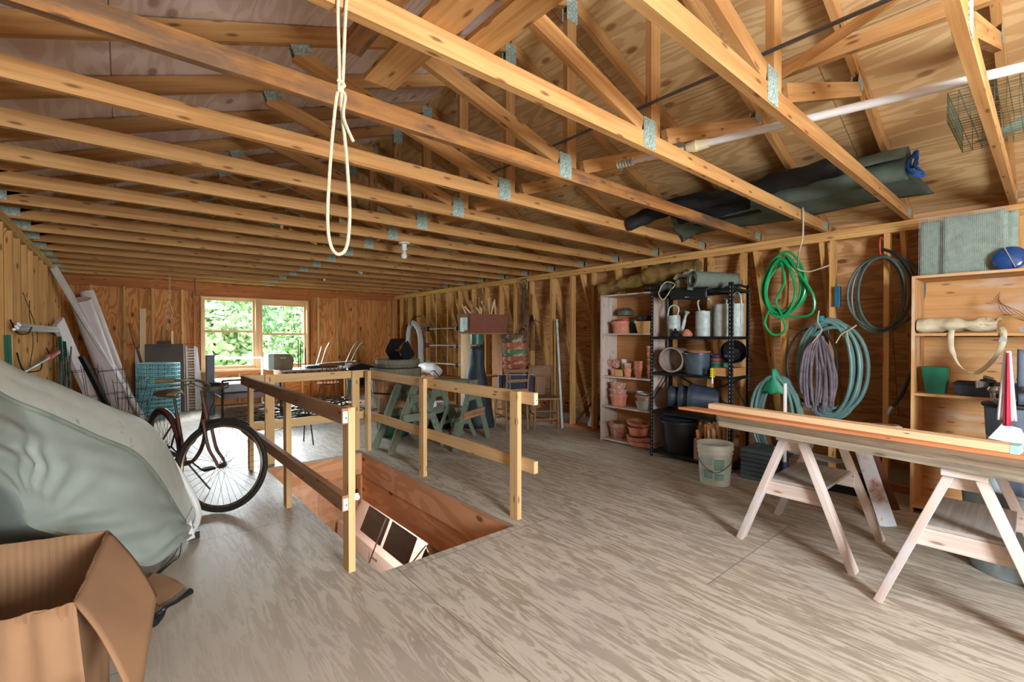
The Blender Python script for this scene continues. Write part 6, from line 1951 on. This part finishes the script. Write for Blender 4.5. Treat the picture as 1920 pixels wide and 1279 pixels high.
b_.prism([(x0, y0, zz), (x0, y1, zz), (x0 - .03, y1 + .03, zz + hh), (x0 - .03, y0 - .03, zz + hh)], (.01, 0, 0))
b_.prism([(x1, y0, zz), (x1, y1, zz), (x1 + .03, y1 + .03, zz + hh), (x1 + .03, y0 - .03, zz + hh)], (-.01, 0, 0))
b_.slab(x0, x1, y0, y1, zz, zz + .01)
b_.build('planter_shell', M_claypl, pb)
MB().slab(x0 - .045, x0 - .036, y0 + .10, y1 - .10, zz + .02, zz + .24).build('pale_end_panel', M_galvlight, pb)
MB().slab(x0 - .050, x0 - .044, y0 + .0, y1 - .22, zz + .04, zz + .24).build('pale_end_panel', M_galvlight, pb)
rg = random.Random(6)
for i in range(26):
    x, y = rg.uniform(4.2, 4.75), rg.uniform(5.93, 6.1)
    o = MB().beam((x, y, zz + .02), (x + rg.gauss(-.05, .14), y + rg.uniform(-.03, .06), zz + rg.uniform(.40, .58)), .022, .008, up=(0, 1, 0)).build('garden_stake', [M_pine, M_oldwood, M_shelf_in][i % 3])
    tag(o, 'flat wooden garden stake sticking out of the clay-coloured planter box', 'stake', 'garden stakes in the planter box')
o = MB().lathe([(0, 0), (.09, 0), (.10, .01), (.10, .16), (.095, .16), (.085, .01), (0, .01)], n=24).build('green_pot', paint('jade_plastic', (52, 104, 88), rough=.4), smooth=True, origin=(0, 0, 0))
o.location = (4.15, 5.72, 1.235)
tag(o, 'jade green pot on the dark wrap cone just under the planter box', 'plant pot')
M_wrap = paint('blue_green_black_rubber', (44, 56, 62), rough=.6, var=.25, scale=4)
b_ = MB()
b_.grid(lambda u, v: Vector((4.14 + (.08 + .20 * (1 - v) ** 1.2) * cos(2 * pi * u), 5.72 + (.08 + .20 * (1 - v) ** 1.2) * sin(2 * pi * u) + .02 * sin(6 * u), .0 + 1.21 * v)), 36, 16)
for i in range(len(b_.v)):
    p = b_.v[i]
    b_.v[i] = p + Vector((noise.noise(p * 5) * .03, noise.noise(p * 5 + Vector((4, 0, 0))) * .03, 0))
tag(b_.build('rubber_wrap', M_wrap, smooth=True, solid=.008), 'tall dark rubber sheet rolled into a cone beside the plank stand', 'rubber sheet')
# tower of big planters
stl = thing('stool', 'old wooden stool under the tower of big planters', 'stool', (4.86, 5.62, 0))
MB().slab(4.66, 5.06, 5.42, 5.82, .52, .555).build('seat', M_oldwood, stl, bevel=.004)
for x in (4.69, 5.03):
    for y in (5.45, 5.79):
        MB().box((x, y, .26), (.04, .04, .52)).build('leg', M_oldwood, stl)
cols = [((150, 78, 58), 'dark clay-red planter at the bottom of the tower'), ((164, 84, 60), 'clay-red planter second in the tower'), ((92, 118, 86), 'green-rimmed planter in the middle of the tower'), ((176, 96, 66), 'orange-clay planter above the green one'), ((98, 84, 62), 'brown bushel basket on top of the planter tower')]
for i, (c_, lab) in enumerate(cols):
    r = .225 - .004 * i
    m_ = paint('tower_pot_%d' % i, c_, rough=.75, var=.2, scale=14, dirt=(190, 170, 140), dirt_amt=.2)
    o = MB().lathe([(0, 0), (r * .66, 0), (r * .92, .28), (r * .94, .29), (r, .30), (r * 1.02, .36), (r * .97, .365), (r * .9, .30), (r * .64, .01), (0, .01)], n=36, ripple=(lambda a, z: .012 * sin(a * 20)) if i in (2, 4) else None).build('stacked_planter', m_, smooth=True, origin=(0, 0, 0))
    o.location = (4.86 - .01 * i, 5.62, .556 + [0, .12, .24, .34, .48][i])
    if i == 4:
        o.rotation_euler = (.03, -.04, 0)
    tag(o, lab, 'planter')

pf = thing('garden_fork', 'garden fork with a blue D-grip hanging tines down on the right wall', 'fork', (5.05, 5.66, 1.0))
MB().tube([(5.06, 5.66, 2.16), (5.05, 5.66, 1.52)], .017, 8).build('shaft', M_bluegrey, pf, smooth=True)
MB().tube(spline([(5.06, 5.66, 2.14), (5.06, 5.72, 2.20), (5.06, 5.72, 2.28), (5.06, 5.66, 2.31), (5.06, 5.60, 2.28), (5.06, 5.60, 2.20)], 6, closed=True), .011, 6, closed=True).build('d_grip', M_bluegrey, pf, smooth=True)
for dy in (-.09, -.03, .03, .09):
    MB().tube(spline([(5.05, 5.66, 1.50), (5.04, 5.66 + dy * .9, 1.44), (5.03, 5.66 + dy, 1.30), (5.02, 5.66 + dy * .8, .93)], 5), .008, 6).build('tine', M_spoke, pf, smooth=True)
rk_ = thing('wire_rake', 'fan-shaped wire rake hanging beside the garden fork', 'rake', (5.08, 5.40, 1.2))
for i in range(12):
    dy = (i - 5.5) * .028
    MB().tube(spline([(5.10, 5.50, 1.75), (5.09, 5.50 + dy * .6, 1.50), (5.08, 5.46 + dy, 1.18), (5.04, 5.46 + dy, 1.14)], 5), .003, 5).build('tine', M_wire, rk_, smooth=True)
MB().tube(spline([(5.09, 5.30, 1.58), (5.09, 5.42, 1.62), (5.09, 5.60, 1.60), (5.09, 5.64, 1.5)], 5), .005, 5).build('cross_wire', M_wire, rk_, smooth=True)
MB().tube([(5.11, 5.50, 2.05), (5.10, 5.50, 1.72)], .013, 7).build('handle', M_oldwood, rk_, smooth=True)

# chairs with pictures
M_chairw = wood('worn_chair_wood', (150, 118, 92), (112, 84, 62), kn=0)


def old_chair(label, x, y, rz, solid):
    t = thing('dining_chair', label, 'chair')
    MB().box((0, 0, .44), (.40, .40, .03)).build('seat', M_chairw, t, bevel=.008)
    for sx in (-1, 1):
        MB().tube([(sx * .17, -.17, .43), (sx * .18, -.19, 0)], [.019, .014], 8).build('leg', M_chairw, t, smooth=True)
        MB().tube(spline([(sx * .17, .20, 0), (sx * .17, .18, .44), (sx * .175, .24, .90)], 6), .018, 8).build('leg', M_chairw, t, smooth=True)
    for z in (.14, .26):
        MB().tube([(-.175, -.185, z), (.175, -.185, z)], .010, 6).build('stretcher', M_chairw, t, smooth=True)
    for sx in (-1, 1):
        MB().tube([(sx * .178, -.185, .2), (sx * .172, .19, .2)], .010, 6).build('stretcher', M_chairw, t, smooth=True)
    if solid:
        MB().grid(lambda u, v: Vector((-.18 + .36 * u, .225 + .02 * v - .03 * sin(pi * u), .74 + .17 * v)), 8, 4).build('crest_rail', M_chairw, t, smooth=True, solid=.02)
        MB().prism([(-.06, .20, .46), (.06, .20, .46), (.09, .225, .76), (-.09, .225, .76)], (0, .012, 0)).build('splat', M_chairw, t)
    else:
        for z in (.58, .72, .86):
            MB().box((0, .215, z), (.34, .014, .045)).build('slat', M_chairw, t, bevel=.003)
    t.location = (x, y, 0)
    t.rotation_euler = (0, 0, rz)
    return t


old_chair('ladder-back wooden chair holding the dark blue picture boards', 4.42, 5.22, 2.9, False)
old_chair('wooden chair with a solid curved crest, right behind the ladder-back', 4.86, 4.98, -.55, True)
M_canv = paint('dark_blue_canvas', (28, 42, 62), rough=.6, var=.3, scale=3, dirt=(120, 140, 160), dirt_amt=.05)
M_canve = paint('pale_painted_edge', (164, 180, 188), rough=.6, var=.15, scale=20)
for i, (x, dy, r) in enumerate(((4.40, .05, 0), (4.46, .0, .04), (4.53, -.06, .0))):
    c = thing('picture_board', ['leftmost dark blue picture board standing on the ladder-back chair', 'middle dark blue picture board with a pale edge', 'nearest large dark blue picture board, square, on the chair seat'][i], 'picture', (x, 5.1, .456))
    M_ = Tm(x - .02, 5.17 + dy - .02, .458) @ Rz(-.7) @ Matrix.Rotation(.10, 4, 'X')
    MB().box((0, 0, .17), (.34, .022, .34)).xf(M_).build('board_face', M_canv, c)
    MB().box((0, .0, .343), (.344, .026, .008)).xf(M_).build('edge_strip', M_canve, c)
    MB().box((-.172, .0, .17), (.008, .026, .345)).xf(M_).build('edge_strip', M_canve, c)
tag(MB().beam((4.98, 4.72, 0), (5.10, 4.95, 1.62), .03, .05).build('grey_pole', M_galvlight), 'grey pole leaning on the studs behind the solid-backed chair', 'pole')

# ------------------------------------------------------------------ garage below
gd = thing('garage_door', 'peach-lit panelled garage door seen down the stair opening', 'door', (1.5, 8.5, -2.75))
MB().slab(.2, 3.4, 8.52, 8.58, -2.75, -.42).build('door_leaf', paint('warm_lit_door', (222, 188, 160), rough=.6), gd)  # white door, the bulb's warm light mixed into leaf and panel colours
for z in (-2.2, -1.65, -1.1, -.6):
    for x in (.6, 1.4, 2.2, 3.0):
        MB().slab(x - .33, x + .33, 8.505, 8.52, z - .2, z + .2).build('raised_panel', paint('warm_lit_door_panel', (214, 178, 148), rough=.6) if z == -2.2 and x == .6 else bpy.data.materials['warm_lit_door_panel'], gd, bevel=.01)
for x in (.12, 3.48):
    MB().box((x, 8.5, -1.6), (.09, .08, 2.3)).build('door_jamb', M_pine, gd)
M_car = paint('silver_white_car_paint', (214, 206, 208), rough=.25, var=.03)
M_carw = paint('dark_car_glass', (12, 13, 16), rough=.08, spec=.8)
car = thing('car', 'silver-white car parked in the garage below the stair opening', 'car', (3.7, 6.4, -2.75))


def car_sec(u, v):
    # v from sill on the near side over the roof to the far side; u along length
    y = 3.9 + 4.2 * u
    prof = [(0.0, -2.45), (-.02, -2.1), (0.0, -1.86), (.04, -1.82), (.22, -1.42), (.40, -1.30), (.85, -1.26), (1.30, -1.30), (1.48, -1.42), (1.66, -1.82), (1.70, -1.86), (1.72, -2.1), (1.70, -2.45)]
    f = v * (len(prof) - 1)
    i = min(int(f), len(prof) - 2)
    t = f - i
    x = prof[i][0] * (1 - t) + prof[i + 1][0] * t
    z = prof[i][1] * (1 - t) + prof[i + 1][1] * t
    hood = 1.0
    if z > -1.86:
        e = min(1, max(0, (u - .22) / .16)) * min(1, max(0, (1.0 - u) / .12))
        z = -1.86 + (z + 1.86) * e
    return Vector((2.88 + x, y, z))


MB().grid(car_sec, 50, 48).build('body', M_car, car, smooth=True)
for (u0, u1) in ((.42, .60), (.62, .80)):
    MB().grid(lambda u, v: car_sec(u0 + (u1 - u0) * u, (3.1 + .9 * v) / 12) + Vector((-.006, 0, .004)), 10, 6).build('side_window', M_carw, car, smooth=True)
MB().grid(lambda u, v: car_sec(.235 + .13 * u, (3.6 + 4.8 * v) / 12) + Vector((0, -.004, .008)), 10, 20).build('windscreen', M_carw, car, smooth=True)
MB().box((2.78, 5.62, -1.80), (.10, .16, .13)).build('wing_mirror', M_black, car, bevel=.03)
MB().box((2.862, 6.55, -1.95), (.02, .16, .03)).build('door_handle', M_galv, car, bevel=.008)
MB().tube([(2.872, 6.75, -2.4), (2.862, 6.75, -2.0), (2.884, 6.75, -1.86)], .003, 4).build('door_seam', M_black, car)
for y in (4.75, 7.65):
    MB().lathe([(0, -.1), (.31, -.1), (.32, 0), (.31, .1), (0, .1)], (3.02, y, -2.43), n=28, M=Matrix.Rotation(pi / 2, 4, 'Y')).build('wheel', M_black, car, smooth=True)
    MB().lathe([(0, -.1), (.31, -.1), (.32, 0), (.31, .1), (0, .1)], (4.44, y, -2.43), n=28, M=Matrix.Rotation(pi / 2, 4, 'Y')).build('wheel', M_black, car, smooth=True)
for i, (a, b) in enumerate((((2.12, 4.55, -.56), (1.62, 4.20, -1.15)), ((2.12, 3.72, -.56), (1.60, 3.95, -1.22)))):
    tag(MB().tube([a, b], .007, 6).build('pull_cord', M_rope, smooth=True), ['left', 'right'][i] + ' pale cord slanting down from the stair lining', 'cord')
gl_ = thing('bare_bulb', 'lit bare bulb glowing below the floor at the stair opening', 'bulb', (2.36, 5.95, -.78))
MB().lathe([(0, -.10), (.03, -.09), (.036, -.06), (.02, -.03), (.014, 0), (0, 0)], (2.36, 5.95, -.70), n=16).build('glass', M_white, gl_, smooth=True)
em = NT('glowing_bulb')
em.b.inputs['Emission Color'].default_value = (1, .82, .6, 1)
em.b.inputs['Emission Strength'].default_value = 60
bpy.data.objects['glass'].data.materials[0] = em.m
MB().tube([(2.36, 5.95, -.70), (2.36, 5.95, -.255)], .006, 6).build('cable', M_black, gl_)
MB().tube([(2.36, 5.95, -.66), (2.36, 5.95, -.71)], .018, 10).build('socket', M_black, gl_, smooth=True)
pl = bpy.data.lights.new('garage_bulb_light', 'POINT')
pl.energy = 60
pl.color = (1, .84, .68)
pl.shadow_soft_size = .04
po_ = bpy.data.objects.new('garage_bulb_light', pl)
COL.objects.link(po_)
po_.location = (2.36, 5.95, -.86)
sh_ = thing('garage_shelf', 'cluttered shelf rack against the garage wall below', 'shelf', (.2, 8.2, -2.75))
tag(MB().slab(1.9, 2.3, 7.2, 7.6, -2.75, -1.95).build('white_cooler', M_white_dull, bevel=.04), 'rounded off-white cabinet on the garage floor below', 'cabinet')
MB().slab(.25, .95, 8.1, 8.4, -2.75, -2.70).build('shelf', M_shelf_in, sh_)
MB().slab(.25, .95, 8.1, 8.4, -2.0, -1.96).build('shelf', M_shelf_in, sh_)
for x in (.27, .93):
    MB().box((x, 8.25, -2.2), (.03, .28, 1.1)).build('upright', M_shelf_in, sh_)
tag(MB().slab(.40, .60, 8.15, 8.35, -1.958, -1.72).build('red_can', M_red, bevel=.01), 'red can on the shelf in the garage below', 'can')

# ------------------------------------------------------------------ trees outside the far window
M_bark = paint('tree_bark', (96, 84, 70), rough=.9)
leafm = []
for i, c_ in enumerate(((98, 124, 78), (112, 138, 92), (84, 110, 72))):
    t = NT('leaves_%d' % i)
    t.b.inputs['Base Color'].default_value = rgb(*c_)
    t.b.inputs['Roughness'].default_value = .8
    leafm.append(t.m)
rg = random.Random(99)
TR = [(2.9, 21, 2.5, 2.0), (7.3, 22.5, 3.0, 2.0), (4.6, 30, 5.4, 3.6), (12.2, 29, 5.0, 3.4), (-4.0, 30, 5.0, 3.6), (8.6, 41, 8.5, 5.5)]
LB = ['low leafy tree outside the left half of the window', 'leafy tree outside the right half of the window', 'broad tree behind the nearest trees, straight beyond the window mullion', 'tree standing well to the right beyond the window wall', 'tree standing well to the left beyond the window wall', 'tallest tree farthest off beyond the window']
for i, (x, y, top, r) in enumerate(TR):
    t = thing('tree', LB[i], 'tree', (x, y, -2.8))
    MB().tube(spline([(x, y, -2.8), (x + .1, y, -.5), (x - .1, y + .1, top - r * .6)], 5), [.22 - .012 * k for k in range(11)], 10).build('trunk', M_bark, t, smooth=True)
    b = MB()
    for k in range(4200):
        u = Vector((rg.gauss(0, 1), rg.gauss(0, 1), rg.gauss(0, 1))).normalized()
        q = r * (.55 + .45 * rg.random()) * (1 + .35 * noise.noise(u * 2.2 + Vector((i * 5, 0, 0))))
        p = Vector((x, y, top - r * .85)) + Vector((u.x * q, u.y * q, u.z * q * .95))
        if p.z < -2.6:
            continue
        a = Vector((rg.gauss(0, 1), rg.gauss(0, 1), rg.gauss(0, 1))).normalized()
        c2 = a.cross(u).normalized() if a.cross(u).length > .01 else Vector((1, 0, 0))
        s_ = rg.uniform(.10, .22)
        k0 = len(b.v)
        b.v += [p - a * s_, p + c2 * s_ * .55, p + a * s_, p - c2 * s_ * .55]
        b.face([k0, k0 + 1, k0 + 2, k0 + 3], [(0, 0), (1, 0), (1, 1), (0, 1)])
    b.build('foliage', leafm[i % 3], t)
